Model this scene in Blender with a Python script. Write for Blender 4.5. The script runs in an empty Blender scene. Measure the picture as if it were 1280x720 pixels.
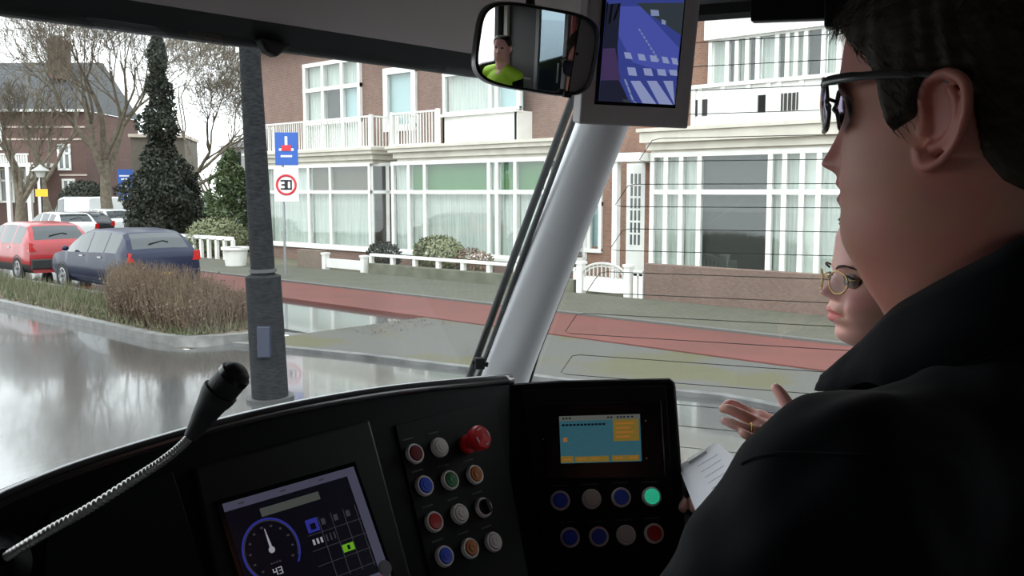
import bpy, bmesh, random
import numpy as np
from math import sin, cos, tan, atan, atan2, radians, pi, sqrt, exp
from mathutils import Matrix, Vector

scene = bpy.context.scene
COL = scene.collection

# ------------------------------------------------------------------ camera, world, light, exposure
FPX = 1150.0
YAW = radians(47.6)
PITCH = atan(120 / FPX)
CAM = np.array([0.0, 0.0, 2.3])
FH = np.array([sin(YAW), cos(YAW), 0.0])
RT = np.array([cos(YAW), -sin(YAW), 0.0])
ZZ = np.array([0.0, 0.0, 1.0])
FW = FH * cos(PITCH) - ZZ * sin(PITCH)
UP = np.cross(RT, FW)
cd = bpy.data.cameras.new('camera')
cam = bpy.data.objects.new('camera', cd)
COL.objects.link(cam)
cd.sensor_fit = 'HORIZONTAL'
cd.sensor_width = 36.0
cd.lens = FPX * 36.0 / 1280.0
cd.clip_start = 0.02
cd.clip_end = 600
mw = Matrix.Identity(4)
for i in range(3):
    mw[i][0] = RT[i]; mw[i][1] = UP[i]; mw[i][2] = -FW[i]; mw[i][3] = CAM[i]
cam.matrix_world = mw
scene.camera = cam

world = bpy.data.worlds.new('overcast_sky')
scene.world = world
world.use_nodes = True
wn = world.node_tree.nodes; wl = world.node_tree.links
bg = wn['Background']
tc = wn.new('ShaderNodeTexCoord'); sep = wn.new('ShaderNodeSeparateXYZ'); cr = wn.new('ShaderNodeValToRGB')
wl.new(tc.outputs['Generated'], sep.inputs[0]); wl.new(sep.outputs['Z'], cr.inputs[0])
cr.color_ramp.elements[0].position = 0.0; cr.color_ramp.elements[0].color = (0.93, 0.97, 1.0, 1)
cr.color_ramp.elements[1].position = 0.6; cr.color_ramp.elements[1].color = (0.88, 0.94, 1.0, 1)
wl.new(cr.outputs[0], bg.inputs[0])
bg.inputs[1].default_value = 1.0
sun_d = bpy.data.lights.new('veiled_sun', 'SUN')
sun_d.energy = 0.35; sun_d.angle = radians(50); sun_d.color = (1.0, 0.97, 0.93)
sun = bpy.data.objects.new('veiled_sun', sun_d); COL.objects.link(sun)
sun.rotation_euler = Vector((0.75, 0.35, -0.9)).to_track_quat('-Z', 'Y').to_euler()
scene.view_settings.view_transform = 'Standard'
scene.view_settings.look = 'None'
scene.view_settings.gamma = 1.0
scene.view_settings.use_curve_mapping = False
scene.view_settings.exposure = 1.6
scene.cycles.max_bounces = 8
scene.cycles.transparent_max_bounces = 24
scene.cycles.caustics_reflective = False
scene.cycles.caustics_refractive = False

# ------------------------------------------------------------------ measuring helpers
def Dr(u, v): return FW + RT * ((u - 640) / FPX) + UP * ((360 - v) / FPX)
def P(u, v, d): return CAM + Dr(u, v) * d
def on(u, v, p, n):
    n = np.array(n, float); d = Dr(u, v)
    return CAM + d * (np.dot(np.array(p, float) - CAM, n) / np.dot(d, n))
def onX(u, v, x): return on(u, v, (x, 0, 0), (1, 0, 0))
def onG(u, v, z=0.0): return on(u, v, (0, 0, z), (0, 0, 1))
def nrm(a):
    a = np.array(a, float); return a / max(np.linalg.norm(a), 1e-12)

# ------------------------------------------------------------------ materials
MATS = {}
def mat(name, col, rough=0.6, metal=0.0, spec=0.5, noise=None, bump=None, emis=None, coat=0.0, stretch=None, sss=0.0):
    """noise=(scale, colour2, amount/contrast lo, hi); bump=(scale, strength)"""
    if name in MATS: return MATS[name]
    m = bpy.data.materials.new(name); m.use_nodes = True
    n = m.node_tree.nodes; l = m.node_tree.links; b = n['Principled BSDF']
    b.inputs['Base Color'].default_value = (*col, 1)
    b.inputs['Roughness'].default_value = rough
    b.inputs['Metallic'].default_value = metal
    b.inputs['Specular IOR Level'].default_value = spec
    if coat: b.inputs['Coat Weight'].default_value = coat; b.inputs['Coat Roughness'].default_value = 0.05
    if sss:
        b.inputs['Subsurface Weight'].default_value = sss
        b.inputs['Subsurface Radius'].default_value = (0.012, 0.005, 0.003); b.inputs['Subsurface Scale'].default_value = 1.0
    if emis:
        b.inputs['Emission Color'].default_value = (*emis[0], 1); b.inputs['Emission Strength'].default_value = emis[1]
    src = None
    if noise or bump:
        t = n.new('ShaderNodeTexCoord'); src = t.outputs['Object']
        if stretch:
            mp = n.new('ShaderNodeMapping'); mp.inputs['Scale'].default_value = stretch
            l.new(src, mp.inputs[0]); src = mp.outputs[0]
    if noise:
        t1 = n.new('ShaderNodeTexNoise'); t1.inputs['Scale'].default_value = noise[0]; t1.inputs['Detail'].default_value = 5
        l.new(src, t1.inputs['Vector'])
        r = n.new('ShaderNodeValToRGB'); r.color_ramp.elements[0].position = noise[2] if len(noise) > 2 else 0.35
        r.color_ramp.elements[1].position = noise[3] if len(noise) > 3 else 0.65
        r.color_ramp.elements[0].color = (*col, 1); r.color_ramp.elements[1].color = (*noise[1], 1)
        l.new(t1.outputs['Fac'], r.inputs[0]); l.new(r.outputs[0], b.inputs['Base Color'])
    if bump:
        t2 = n.new('ShaderNodeTexNoise'); t2.inputs['Scale'].default_value = bump[0]; t2.inputs['Detail'].default_value = 6
        l.new(src, t2.inputs['Vector'])
        bp = n.new('ShaderNodeBump'); bp.inputs['Strength'].default_value = bump[1]; bp.inputs['Distance'].default_value = bump[2] if len(bump) > 2 else 0.01
        l.new(t2.outputs['Fac'], bp.inputs['Height']); l.new(bp.outputs[0], b.inputs['Normal'])
    MATS[name] = m
    return m
def glass_mat(name, tint=(0.95, 0.97, 0.96), refl=0.12, rough=0.0):
    if name in MATS: return MATS[name]
    m = bpy.data.materials.new(name); m.use_nodes = True
    n = m.node_tree.nodes; l = m.node_tree.links; n.remove(n['Principled BSDF'])
    t = n.new('ShaderNodeBsdfTransparent'); t.inputs[0].default_value = (*tint, 1)
    g = n.new('ShaderNodeBsdfGlossy'); g.inputs['Roughness'].default_value = rough
    lw = n.new('ShaderNodeLayerWeight'); lw.inputs[0].default_value = .5     # Schlick: r0 + (1 - r0) * (1 - cos)^5
    pw = n.new('ShaderNodeMath'); pw.operation = 'POWER'; pw.inputs[1].default_value = 5.0; l.new(lw.outputs['Facing'], pw.inputs[0])
    ma_ = n.new('ShaderNodeMath'); ma_.operation = 'MULTIPLY_ADD'; ma_.inputs[1].default_value = 1 - refl; ma_.inputs[2].default_value = refl; l.new(pw.outputs[0], ma_.inputs[0])
    mx = n.new('ShaderNodeMixShader')
    l.new(ma_.outputs[0], mx.inputs[0]); l.new(t.outputs[0], mx.inputs[1]); l.new(g.outputs[0], mx.inputs[2])
    l.new(mx.outputs[0], n['Material Output'].inputs[0])
    MATS[name] = m
    return m
def brick_mat(name, c1, c2, mortar, scale=1.0, axes='yz'):
    m = bpy.data.materials.new(name); m.use_nodes = True
    n = m.node_tree.nodes; l = m.node_tree.links; b = n['Principled BSDF']
    t = n.new('ShaderNodeTexCoord'); s = n.new('ShaderNodeSeparateXYZ'); c = n.new('ShaderNodeCombineXYZ')
    l.new(t.outputs['Object'], s.inputs[0]); l.new(s.outputs[axes[0].upper()], c.inputs[0]); l.new(s.outputs[axes[1].upper()], c.inputs[1])
    br = n.new('ShaderNodeTexBrick'); br.inputs['Scale'].default_value = 4.5 * scale
    br.inputs['Color1'].default_value = (*c1, 1); br.inputs['Color2'].default_value = (*c2, 1); br.inputs['Mortar'].default_value = (*mortar, 1)
    br.inputs['Mortar Size'].default_value = 0.03
    l.new(c.outputs[0], br.inputs['Vector'])
    no = n.new('ShaderNodeTexNoise'); no.inputs['Scale'].default_value = 1.2; l.new(t.outputs['Object'], no.inputs['Vector'])
    mx = n.new('ShaderNodeMix'); mx.data_type = 'RGBA'; mx.blend_type = 'MULTIPLY'; mx.inputs[0].default_value = 0.35
    l.new(br.outputs['Color'], mx.inputs[6]); l.new(no.outputs['Fac'], mx.inputs[7]); l.new(mx.outputs[2], b.inputs['Base Color'])
    b.inputs['Roughness'].default_value = 0.85
    return m

# ------------------------------------------------------------------ mesh helper
class MB:
    def __init__(s): s.v = []; s.f = []; s.m = []
    def add(s, vs, fs, mi=0):
        o = len(s.v); s.v += [tuple(float(c) for c in p) for p in vs]
        for f in fs: s.f.append(tuple(o + i for i in f)); s.m.append(mi)
        return s
    def box(s, x0, x1, y0, y1, z0, z1, mi=0):
        if x0 > x1: x0, x1 = x1, x0
        if y0 > y1: y0, y1 = y1, y0
        if z0 > z1: z0, z1 = z1, z0
        vs = [(x, y, z) for z in (z0, z1) for y in (y0, y1) for x in (x0, x1)]
        return s.add(vs, [(0, 2, 3, 1), (4, 5, 7, 6), (0, 1, 5, 4), (2, 6, 7, 3), (0, 4, 6, 2), (1, 3, 7, 5)], mi)
    def obox(s, c, ax, ay, az, mi=0):
        c = np.array(c, float); ax, ay, az = (np.array(a, float) for a in (ax, ay, az))
        vs = [c + i * ax + j * ay + k * az for k in (-1, 1) for j in (-1, 1) for i in (-1, 1)]
        return s.add(vs, [(0, 2, 3, 1), (4, 5, 7, 6), (0, 1, 5, 4), (2, 6, 7, 3), (0, 4, 6, 2), (1, 3, 7, 5)], mi)
    def prism(s, poly, vec, mi=0):
        n = len(poly); vec = np.array(vec, float)
        vs = [np.array(p, float) for p in poly] + [np.array(p, float) + vec for p in poly]
        fs = [tuple(range(n))[::-1], tuple(range(n, 2 * n))] + [(i, (i + 1) % n, n + (i + 1) % n, n + i) for i in range(n)]
        return s.add(vs, fs, mi)
    def poly(s, pts, mi=0): return s.add(pts, [tuple(range(len(pts)))], mi)
    def tube(s, pts, rad, n=10, mi=0, caps=True, flat=1.0, side=None):
        pts = [np.array(p, float) for p in pts]; k = len(pts)
        if not hasattr(rad, '__len__'): rad = [rad] * k
        t0 = nrm(pts[1] - pts[0]); a = np.cross(t0, ZZ if abs(t0[2]) < 0.9 else np.array([1., 0, 0]))
        if side is not None: a = np.array(side, float)
        a = nrm(a - t0 * np.dot(a, t0)); vs = []
        for i in range(k):
            t = nrm((pts[min(i + 1, k - 1)] - pts[i]) + (pts[i] - pts[max(i - 1, 0)]))
            a = nrm(a - t * np.dot(a, t)); b = np.cross(t, a)
            for j in range(n):
                th = 2 * pi * j / n
                vs.append(pts[i] + rad[i] * (cos(th) * a + sin(th) * b * flat))
        fs = [(i * n + j, i * n + (j + 1) % n, (i + 1) * n + (j + 1) % n, (i + 1) * n + j) for i in range(k - 1) for j in range(n)]
        if caps: fs += [tuple(range(n))[::-1], tuple(range((k - 1) * n, k * n))]
        return s.add(vs, fs, mi)
    def lathe(s, c, axis, prof, n=24, mi=0):
        """prof = [(radius, height along axis)]"""
        c = np.array(c, float); t = nrm(axis); a = nrm(np.cross(t, ZZ if abs(t[2]) < 0.9 else np.array([1., 0, 0]))); b = np.cross(t, a)
        vs = [c + t * h + r * (cos(2 * pi * j / n) * a + sin(2 * pi * j / n) * b) for r, h in prof for j in range(n)]
        k = len(prof)
        fs = [(i * n + j, i * n + (j + 1) % n, (i + 1) * n + (j + 1) % n, (i + 1) * n + j) for i in range(k - 1) for j in range(n)]
        fs += [tuple(range(n))[::-1], tuple(range((k - 1) * n, k * n))]
        return s.add(vs, fs, mi)
    def ell(s, c, r, nu=16, nv=10, mi=0, ax=None, jit=0, rng=None):
        c = np.array(c, float); A = np.eye(3) if ax is None else np.array(ax, float)
        vs = []; 
        for i in range(nv + 1):
            ph = pi * i / nv
            for j in range(nu):
                th = 2 * pi * j / nu; q = np.array([r[0] * sin(ph) * cos(th), r[1] * sin(ph) * sin(th), r[2] * cos(ph)])
                if jit: q = q * (1 + jit * rng.uniform(-1, 1))
                vs.append(c + q @ A)
        fs = [(i * nu + j, (i + 1) * nu + j, (i + 1) * nu + (j + 1) % nu, i * nu + (j + 1) % nu) for i in range(nv) for j in range(nu)]
        return s.add(vs, fs, mi)
    def grid(s, fn, nu, nv, mi=0, closed=False):
        vs = [fn(i, j) for i in range(nu) for j in range(nv)]
        fs = []
        for i in range(nu - 1):
            for j in range(nv if closed else nv - 1):
                fs.append((i * nv + j, (i + 1) * nv + j, (i + 1) * nv + (j + 1) % nv, i * nv + (j + 1) % nv))
        return s.add(vs, fs, mi)
    def build(s, name, mats, parent=None, smooth=None, bevel=0, seg=2, solid=0, subs=0):
        me = bpy.data.meshes.new(name); me.from_pydata(s.v, [], s.f); me.update()
        if not isinstance(mats, (list, tuple)): mats = [mats]
        for m in mats: me.materials.append(m)
        if len(mats) > 1: me.polygons.foreach_set('material_index', s.m)
        bm = bmesh.new(); bm.from_mesh(me)
        bmesh.ops.recalc_face_normals(bm, faces=bm.faces); bm.to_mesh(me); bm.free()
        o = bpy.data.objects.new(name, me); COL.objects.link(o)
        if parent is not None:
            o.parent = parent
        if smooth is not None:
            me.shade_smooth()
            if smooth < 3.1: me.set_sharp_from_angle(angle=smooth)
        if solid: md = o.modifiers.new('solid', 'SOLIDIFY'); md.thickness = solid; md.offset = 0
        if bevel:
            md = o.modifiers.new('bevel', 'BEVEL'); md.width = bevel; md.segments = seg; md.limit_method = 'ANGLE'; md.angle_limit = radians(40)
        if subs: md = o.modifiers.new('sub', 'SUBSURF'); md.levels = subs; md.render_levels = subs
        return o
def tag(o, label, cat, group=None, kind=None):
    if label: o['label'] = label
    if cat: o['category'] = cat
    if group: o['group'] = group
    if kind: o['kind'] = kind
    return o
def empty(name, loc=(0, 0, 0), label=None, cat=None, group=None, rz=0.0, kind=None):
    o = bpy.data.objects.new(name, None); COL.objects.link(o); o.empty_display_size = 0.1
    o.location = tuple(float(c) for c in loc); o.rotation_euler = (0, 0, rz)
    return tag(o, label, cat, group, kind)
class TM:
    """shift world coordinates into a thing's own space (things stand on Empties)"""
    def __init__(s, root): s.o = np.array(root.location)
def kid(mb, name, mats, root, **k):
    """build world-space mesh data as a child of an unrotated Empty"""
    o = np.array(root.location[:]); mb.v = [tuple(np.array(p) - o) for p in mb.v]
    return mb.build(name, mats, root, **k)
def struct(o): o['kind'] = 'structure'; return o
def copy_tree(o, parent=None):
    c = o.copy(); COL.objects.link(c)
    if parent is not None: c.parent = parent
    for ch in list(o.children): copy_tree(ch, c)
    return c
def catmull(pts, n=6):
    pts = [np.array(p, float) for p in pts]; q = [pts[0] * 2 - pts[1]] + pts + [pts[-1] * 2 - pts[-2]]; out = []
    for i in range(1, len(q) - 2):
        for k in range(n):
            t = k / n; a, b, c, d = q[i - 1], q[i], q[i + 1], q[i + 2]
            out.append(0.5 * ((2 * b) + (c - a) * t + (2 * a - 5 * b + 4 * c - d) * t * t + (-a + 3 * b - 3 * c + d) * t ** 3))
    out.append(pts[-1]); return out
# ================================================================== OUTDOORS
asph = mat('wet_asphalt', (0.05, 0.05, 0.05), 0.15, spec=0.7, coat=.55, noise=(0.5, (0.072, 0.072, 0.07)), bump=(9, 0.25, 0.003))
def ground(name, x0, x1, y0, y1, z, m, th=0.1):
    return struct(MB().box(x0, x1, y0, y1, z - th, z).build(name, m))
ground('road', -60, 6.62, -60, 160, 0.0, asph)
ground('road', 6.62, 11.1, -60, 12.0, 0.0, asph)
MB_ = MB().box(60, 400, -60, 400, -0.3, -0.15).box(-60, 60, 160, 400, -0.3, -0.15)
struct(MB_.build('ground', mat('far_ground', (0.12, 0.12, 0.10), 0.9)))
kerbm = mat('kerb_stone', (0.17, 0.17, 0.16), 0.5, noise=(6, (0.11, 0.11, 0.105)))
# planting bed with rounded end between road and service lane
bed = [(6.78, 160), (6.78, 13.6)] + [(7.7 - 0.92 * cos(a), 13.6 - 0.9 * sin(a)) for a in np.linspace(0, pi, 9)[1:-1]] + [(8.62, 13.6), (8.62, 160)]
struct(MB().prism([(x, y, -0.1) for x, y in bed], (0, 0, 0.2)).build('ground_planting_bed', mat('bed_soil', (0.07, 0.05, 0.035), 0.9, noise=(5, (0.16, 0.13, 0.09), 0.4, 0.6), bump=(14, 1.0, 0.05))))
k = MB(); ring = [(6.62, 160), (6.62, 13.6)] + [(7.7 - 1.08 * cos(a), 13.6 - 1.06 * sin(a)) for a in np.linspace(0, pi, 9)[1:-1]] + [(8.78, 13.6), (8.78, 160)]
for i in range(len(bed) - 1):
    a, b, c, d = bed[i], bed[i + 1], ring[i + 1], ring[i]
    k.prism([(a[0], a[1], -0.05), (b[0], b[1], -0.05), (c[0], c[1], -0.05), (d[0], d[1], -0.05)], (0, 0, 0.17))
struct(k.build('kerb', kerbm))
ground('road', 8.78, 11.3, 12.0, 160, 0.0, asph)
ground('road', 6.62, 8.78, 12.0, 12.52, 0.0, asph)
# second kerb along verge
k = MB(); kp = [onG(300, 430), onG(335, 436), onG(450, 448), onG(581, 464), onG(700, 480), onG(900, 500), onG(1200, 560)]
kp2 = [np.array([kp[1][0] - .25, 12.3, 0]), np.array([kp[1][0] - .1, kp[1][1] + .2, 0])] + [np.array([x[0], x[1], 0]) for x in kp[2:]] + [np.array([8.9, -30, 0])]
for a, b in zip(kp2[:-1], kp2[1:]): k.prism([a, b, b + [0.14, 0, 0], a + [0.14, 0, 0]], (0, 0, 0.055))
struct(k.build('kerb_verge', mat('dark_kerb', (0.06, 0.06, 0.06), 0.6, noise=(3, (0.14, 0.14, 0.135)))))
vm = mat('verge_grass_and_slabs', (0.105, 0.10, 0.062), 0.95, spec=.15, noise=(0.55, (0.105, 0.103, 0.095), 0.40, 0.50), bump=(25, 0.6, 0.02))
struct(MB().prism([p + [0.14, 0, -0.05] for p in kp2] + [np.array([11.1, -30, -.05]), np.array([11.1, 12.3, -.05])], (0, 0, 0.095)).build('ground_verge', vm))
ground('path_cycle', 11.1, 13.1, -60, 160, 0.065, mat('red_cycle_asphalt', (0.150, 0.056, 0.048), 0.8, spec=.2, noise=(0.8, (0.125, 0.052, 0.044)), bump=(30, 0.3, 0.004)))
ground('kerb_path', 13.1, 13.26, -60, 160, 0.10, mat('dark_band', (0.10, 0.10, 0.09), 0.6))
ground('pavement', 13.26, 15.8, -60, 160, 0.10, brick_mat('concrete_pavers', (0.12, 0.116, 0.086), (0.10, 0.097, 0.07), (0.08, 0.08, 0.055), 0.55, 'xy'))
struct(MB().box(15.8, 60, -60, 160, -0.1, 0.06).build('ground_gardens', mat('garden_soil', (0.09, 0.09, 0.05), 0.9, noise=(3, (0.14, 0.12, 0.08)))))

# ------------------------------------------------------------------ terraced houses along the street
white = mat('white_paint', (0.82, 0.82, 0.78), 0.45, noise=(3, (0.74, 0.74, 0.70)))
cream = mat('cream_stone', (0.66, 0.63, 0.54), 0.6, noise=(2, (0.55, 0.52, 0.44)))
bricks = brick_mat('brown_brick', (0.27, 0.155, 0.12), (0.21, 0.115, 0.09), (0.25, 0.21, 0.18))
brick2 = brick_mat('orange_brick', (0.34, 0.17, 0.11), (0.27, 0.13, 0.09), (0.27, 0.22, 0.18))
pane_m = glass_mat('house_glass', (0.95, 0.98, 0.97), 0.06)
dark_in = mat('dark_room', (0.035, 0.035, 0.032), 0.8)
curtain = mat('net_curtain', (0.66, 0.67, 0.63), 0.8, noise=(30, (0.46, 0.48, 0.45)), stretch=(1, 1, 0.02))
green_bl = mat('green_blind', (0.045, 0.17, 0.035), 0.6)
brown_bl = mat('brown_blind', (.11, .09, .06), .7)
skyglass = mat('pale_blind', (0.42, 0.55, 0.58), 0.5)
slate = mat('slate_tiles', (0.032, 0.036, 0.042), 0.6, noise=(8, (0.06, 0.065, 0.07)))
WX = 18.9; BX = 18.0
def yz(u, v, X=BX): p = onX(u, v, X); return p[1], p[2]
def bars(mb, X, ys, zs, t=0.07, dep=0.06):
    """frame: vertical bars at ys and horizontal bars at zs on plane X"""
    y0, y1, z0, z1 = min(ys), max(ys), min(zs), max(zs)
    for y in ys: mb.box(X - dep, X + dep, y - t / 2, y + t / 2, z0, z1)
    for z in zs: mb.box(X - dep * 1.1, X + dep * 1.1, y0 - t / 2, y1 + t / 2, z - t / 2, z + t / 2)
def window(root, X, ys, zs, fills, t=0.08, dep=0.05):
    """a window: frame (part) with panes and backs (sub-parts); fills[row][col] material of blind/curtain/room behind"""
    f = MB(); bars(f, X, ys, zs, t, dep); fr = kid(f, 'window_frame', white, root)
    o = np.array(root.location[:]); g = MB(); g.box(X - 0.006, X + 0.006, min(ys), max(ys), min(zs), max(zs))
    g.v = [tuple(np.array(p) - o) for p in g.v]; g.build('pane', pane_m, fr)
    ysS = sorted(ys); zsS = sorted(zs); byM = {}
    for r in range(len(zsS) - 1):
        for c in range(len(ysS) - 1):
            m = fills[r][c] if not hasattr(fills, 'name') else fills
            b = byM.setdefault((m.name, r, c) if c == 0 or fills[r][c - 1] is not m or m is curtain else last, (MB(), m)); last = [k_ for k_ in byM if byM[k_] is b][0]
            if m is curtain:
                n = max(4, int((ysS[c + 1] - ysS[c]) / 0.06))
                b[0].grid(lambda i, j: (X + 0.16 + 0.02 * (j % 2), ysS[c] + (ysS[c + 1] - ysS[c]) * j / n, (zsS[r], zsS[r + 1])[i]), 2, n + 1)
            else: b[0].box(X + 0.14, X + 0.16, ysS[c], ysS[c + 1], zsS[r], zsS[r + 1])
    for (nm, _r, _c), (b, m) in byM.items():
        b.v = [tuple(np.array(p) - o) for p in b.v]
        b.build({'net_curtain': 'curtain', 'green_blind': 'roller_blind', 'pale_blind': 'roller_blind'}.get(nm, 'room_interior'), m, fr)
    return fr
def railing(root, pts, z0, z1, step=0.12, t=0.012, m=None):
    r = MB(); m = m or white
    for (x0, y0), (x1, y1) in zip(pts[:-1], pts[1:]):
        a = np.array([x0, y0, 0]); b = np.array([x1, y1, 0]); L = np.linalg.norm(b - a); d = (b - a) / L; n = np.cross(d, ZZ)
        for z in (z0 + 0.04, z1): r.obox((a + b) / 2 + ZZ * z, d * L / 2, n * 0.025, ZZ * 0.025)
        for k in range(1, int(L / step)): r.obox(a + d * k * step + ZZ * (z0 + z1) / 2, d * t, n * t, ZZ * (z1 - z0) / 2)
    for (x, y) in pts: r.box(x - 0.05, x + 0.05, y - 0.05, y + 0.05, z0, z1 + 0.05)
    return kid(r, 'balcony_railing', m, root)
def wallholes(mb, X, th, y0, y1, z0, z1, holes):
    """brick wall on plane X with rectangular holes (ya,yb,za,zb)"""
    ys = sorted({y0, y1} | {c for h in holes for c in h[:2]}); zs = sorted({z0, z1} | {c for h in holes for c in h[2:]})
    for a, b in zip(ys[:-1], ys[1:]):
        for c, d in zip(zs[:-1], zs[1:]):
            if not any(h[0] <= (a + b) / 2 <= h[1] and h[2] <= (c + d) / 2 <= h[3] for h in holes) and a >= y0 - 1e-6 and b <= y1 + 1e-6:
                mb.box(X, X + th, a, b, c, d)
ZS, ZT, ZC, ZB0, ZB1 = 0.56, 2.30, 3.14, 3.28, 3.62     # sill, transom, bay head, slab
def bay(root, y0, y1, mull, fills, zs=(ZS, ZT, ZC), base=bricks, X=BX, side=0.55):
    """square-fronted bay with canted sides, brick base"""
    b = MB(); b.prism([(X - .04, y0, .05), (X - .04, y1, .05), (WX + .1, y1 + side, .05), (WX + .1, y0 - side, .05)], (0, 0, zs[0] - .1))
    kid(b, 'bay_base', base, root)
    s = MB(); s.prism([(X - .12, y0 - .05, zs[0] - .1), (X - .12, y1 + .05, zs[0] - .1), (WX + .1, y1 + side + .05, zs[0] - .1), (WX + .1, y0 - side - .05, zs[0] - .1)], (0, 0, 0.08))
    kid(s, 'window_sill', white, root)
    window(root, X, mull, zs, fills, 0.11, 0.05)
    for sy, ya, yb in ((-1, y0, y0 - side), (1, y1, y1 + side)):     # canted sides
        fr = MB(); a = np.array([X, ya, 0]); c = np.array([WX, yb, 0]); d = nrm(c - a); n = np.cross(d, ZZ); L = np.linalg.norm(c - a)
        for t in (0.03, .5 * L, L - .03): fr.obox(a + d * t + ZZ * (zs[0] + zs[-1]) / 2, d * .05, n * .05, ZZ * (zs[-1] - zs[0]) / 2)
        for z in zs: fr.obox((a + c) / 2 + ZZ * z, d * L / 2, n * .05, ZZ * .05)
        f = kid(fr, 'window_frame', white, root); g = MB().obox((a + c) / 2 + ZZ * (zs[0] + zs[-1]) / 2, d * L / 2, n * .005, ZZ * (zs[-1] - zs[0]) / 2)
        o = np.array(root.location[:]); g.v = [tuple(np.array(p) - o) for p in g.v]; g.build('pane', pane_m, f)
def slab(root, y0, y1, z0=ZB0, z1=ZB1, X0=17.75, m=cream):
    b = MB(); b.box(X0, WX + .1, y0, y1, z0 + .17, z1); b.box(X0 + .12, WX + .1, y0 + .1, y1 - .1, z0, z0 + .17); b.box(X0 - .06, WX, y0 - .06, y1 + .06, z1 - .06, z1 + .02)
    b.box(X0 + .2, WX + .1, y0 + .2, y1 - .2, ZC + .02, z0)
    kid(b, 'balcony_slab', m, root)
def roofing(root, y0, y1, z=7.6):
    b = MB().prism([(WX - .5, y0, z), (WX + 4.5, y0, z + 4), (WX + 9.5, y0, z)], (0, y1 - y0, 0)); kid(b, 'roof', slate, root)
    b = MB().box(WX - .6, WX + .1, y0, y1, z - .3, z + .02); kid(b, 'gutter', white, root)
def Y(u, v=240, X=BX): return float(onX(u, v, X)[1])
def Zv(u, v, X=BX): return float(onX(u, v, X)[2])

# --- house at the far end of the row (balcony with tall white window)
yA1, yA0 = Y(318, 240, WX), Y(482, 240, WX)
h = empty('row_house', (WX, (yA0 + yA1) / 2, 0), 'brick row house with railed balcony and tall white upper window, beside the dark pole', 'house', 'row houses along the street')
w_ = (Y(452, 150, WX), Y(384, 150, WX), Zv(418, 192, WX), Zv(418, 78, WX))
dr = (Y(490, 150, WX), Y(478, 150, WX), .3, 2.6)
b = MB(); wallholes(b, WX, .3, yA0, yA1, 0, 7.6, [w_]); b.box(WX + .3, WX + 9, yA1 - .3, yA1, 0, 7.6); kid(b, 'brick_wall', bricks, h)
yy = [Y(u, 240) for u in (320, 336, 387, 414, 463)][::-1]
bay(h, yy[0], yy[-1], yy, [[curtain] * 4, [brown_bl, brown_bl, curtain, curtain]])
slab(h, Y(473), Y(314))
railing(h, [(WX, Y(470)), (17.85, Y(470)), (17.85, Y(317)), (WX, Y(317))], ZB1, ZB1 + .95)
ww = [w_[0], w_[0] + .3 * (w_[1] - w_[0]), w_[0] + .65 * (w_[1] - w_[0]), w_[1]]
window(h, WX - .04, ww, [w_[2], w_[2] + .35 * (w_[3] - w_[2]), w_[2] + .72 * (w_[3] - w_[2]), w_[3]], [[white, white, white], [skyglass, dark_in, curtain], [curtain, curtain, curtain]], .13, .07)
roofing(h, yA0, yA1)

# --- middle house (green blinds)
yB1, yB0 = yA0, Y(703, 240, WX)
h = empty('row_house', (WX, (yB0 + yB1) / 2, 0), 'brick row house with green roller blinds in its ground floor bay', 'house', 'row houses along the street')
w1 = (Y(519, 120, WX), Y(484, 120, WX), Zv(500, 160, WX), Zv(500, 88, WX))
b = MB(); wallholes(b, WX, .3, yB0, yB1, 0, 7.6, [w1, (Y(646, 120, WX), Y(556, 120, WX), Zv(600, 142, WX), Zv(600, 70, WX))]); kid(b, 'brick_wall', bricks, h)
yy = [Y(u, 240) for u in (492, 512, 532, 612, 622, 645, 684)][::-1]
bay(h, yy[0], yy[-1], yy, [[curtain] * 6, [green_bl, green_bl, white, green_bl, green_bl, curtain]])
slab(h, Y(700), Y(493))
railing(h, [(17.85, Y(553)), (17.85, Y(496)), (WX, Y(496))], ZB1, ZB1 + .95)
window(h, WX - .03, [w1[0], w1[1]], [w1[2], w1[3]], [[skyglass]], .2, .06)
# upper bay: solid white parapet and wide window
ya, yb = Y(649, 120, 18.4), Y(556, 120, 18.4); zp = Zv(600, 142, 18.4)
b = MB().box(18.3, 18.42, ya, yb, ZB1, zp).box(18.3, WX, ya - .02, ya + .08, ZB1, zp).box(18.3, WX, yb - .08, yb, ZB1, zp); b.box(18.2, 18.5, ya - .05, yb + .05, zp - .04, zp + .04)
kid(b, 'parapet', white, h)
window(h, 18.4, [ya, ya + .28 * (yb - ya), ya + .36 * (yb - ya), yb], [zp + .06, zp + 1.15], [[skyglass, white, curtain]], .1, .05)
kid(MB().box(18.3, WX, ya, yb, zp + 1.2, zp + 1.5), 'bay_head', white, h)
roofing(h, yB0, yB1)

# --- near house (wide white bay, side porch)
yC1, yC0 = yB0, 2.0
h = empty('row_house', (WX, (yC0 + yC1) / 2, 0), 'row house with wide white bay window under a white balcony parapet', 'house', 'row houses along the street')
b = MB(); wallholes(b, WX, .3, yC0, yC1, 0, 7.6, [(Y(750, 250, WX), Y(726, 250, WX), .9, 2.7), (Y(1046, 70, WX), Y(894, 70, WX), 4.55, 6.0), (Y(806, 250, WX), Y(783, 250, WX), 0.1, 3.0)]); kid(b, 'brick_wall', brick2, h)
yy = [Y(u, 240) for u in (816, 833, 852, 875, 963, 981, 1003, 1024, 1062)][::-1]
bay(h, yy[0], yy[-1], yy, [[curtain, white, curtain, curtain, dark_in, curtain, curtain, curtain], [curtain, white, curtain, curtain, dark_in, curtain, curtain, curtain]])
slab(h, Y(1072), Y(806), 3.25, 3.72)
ya, yb = Y(1066, 120, 17.85), Y(866, 120, 17.85)
zt = Zv(960, 102, 17.85)
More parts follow.
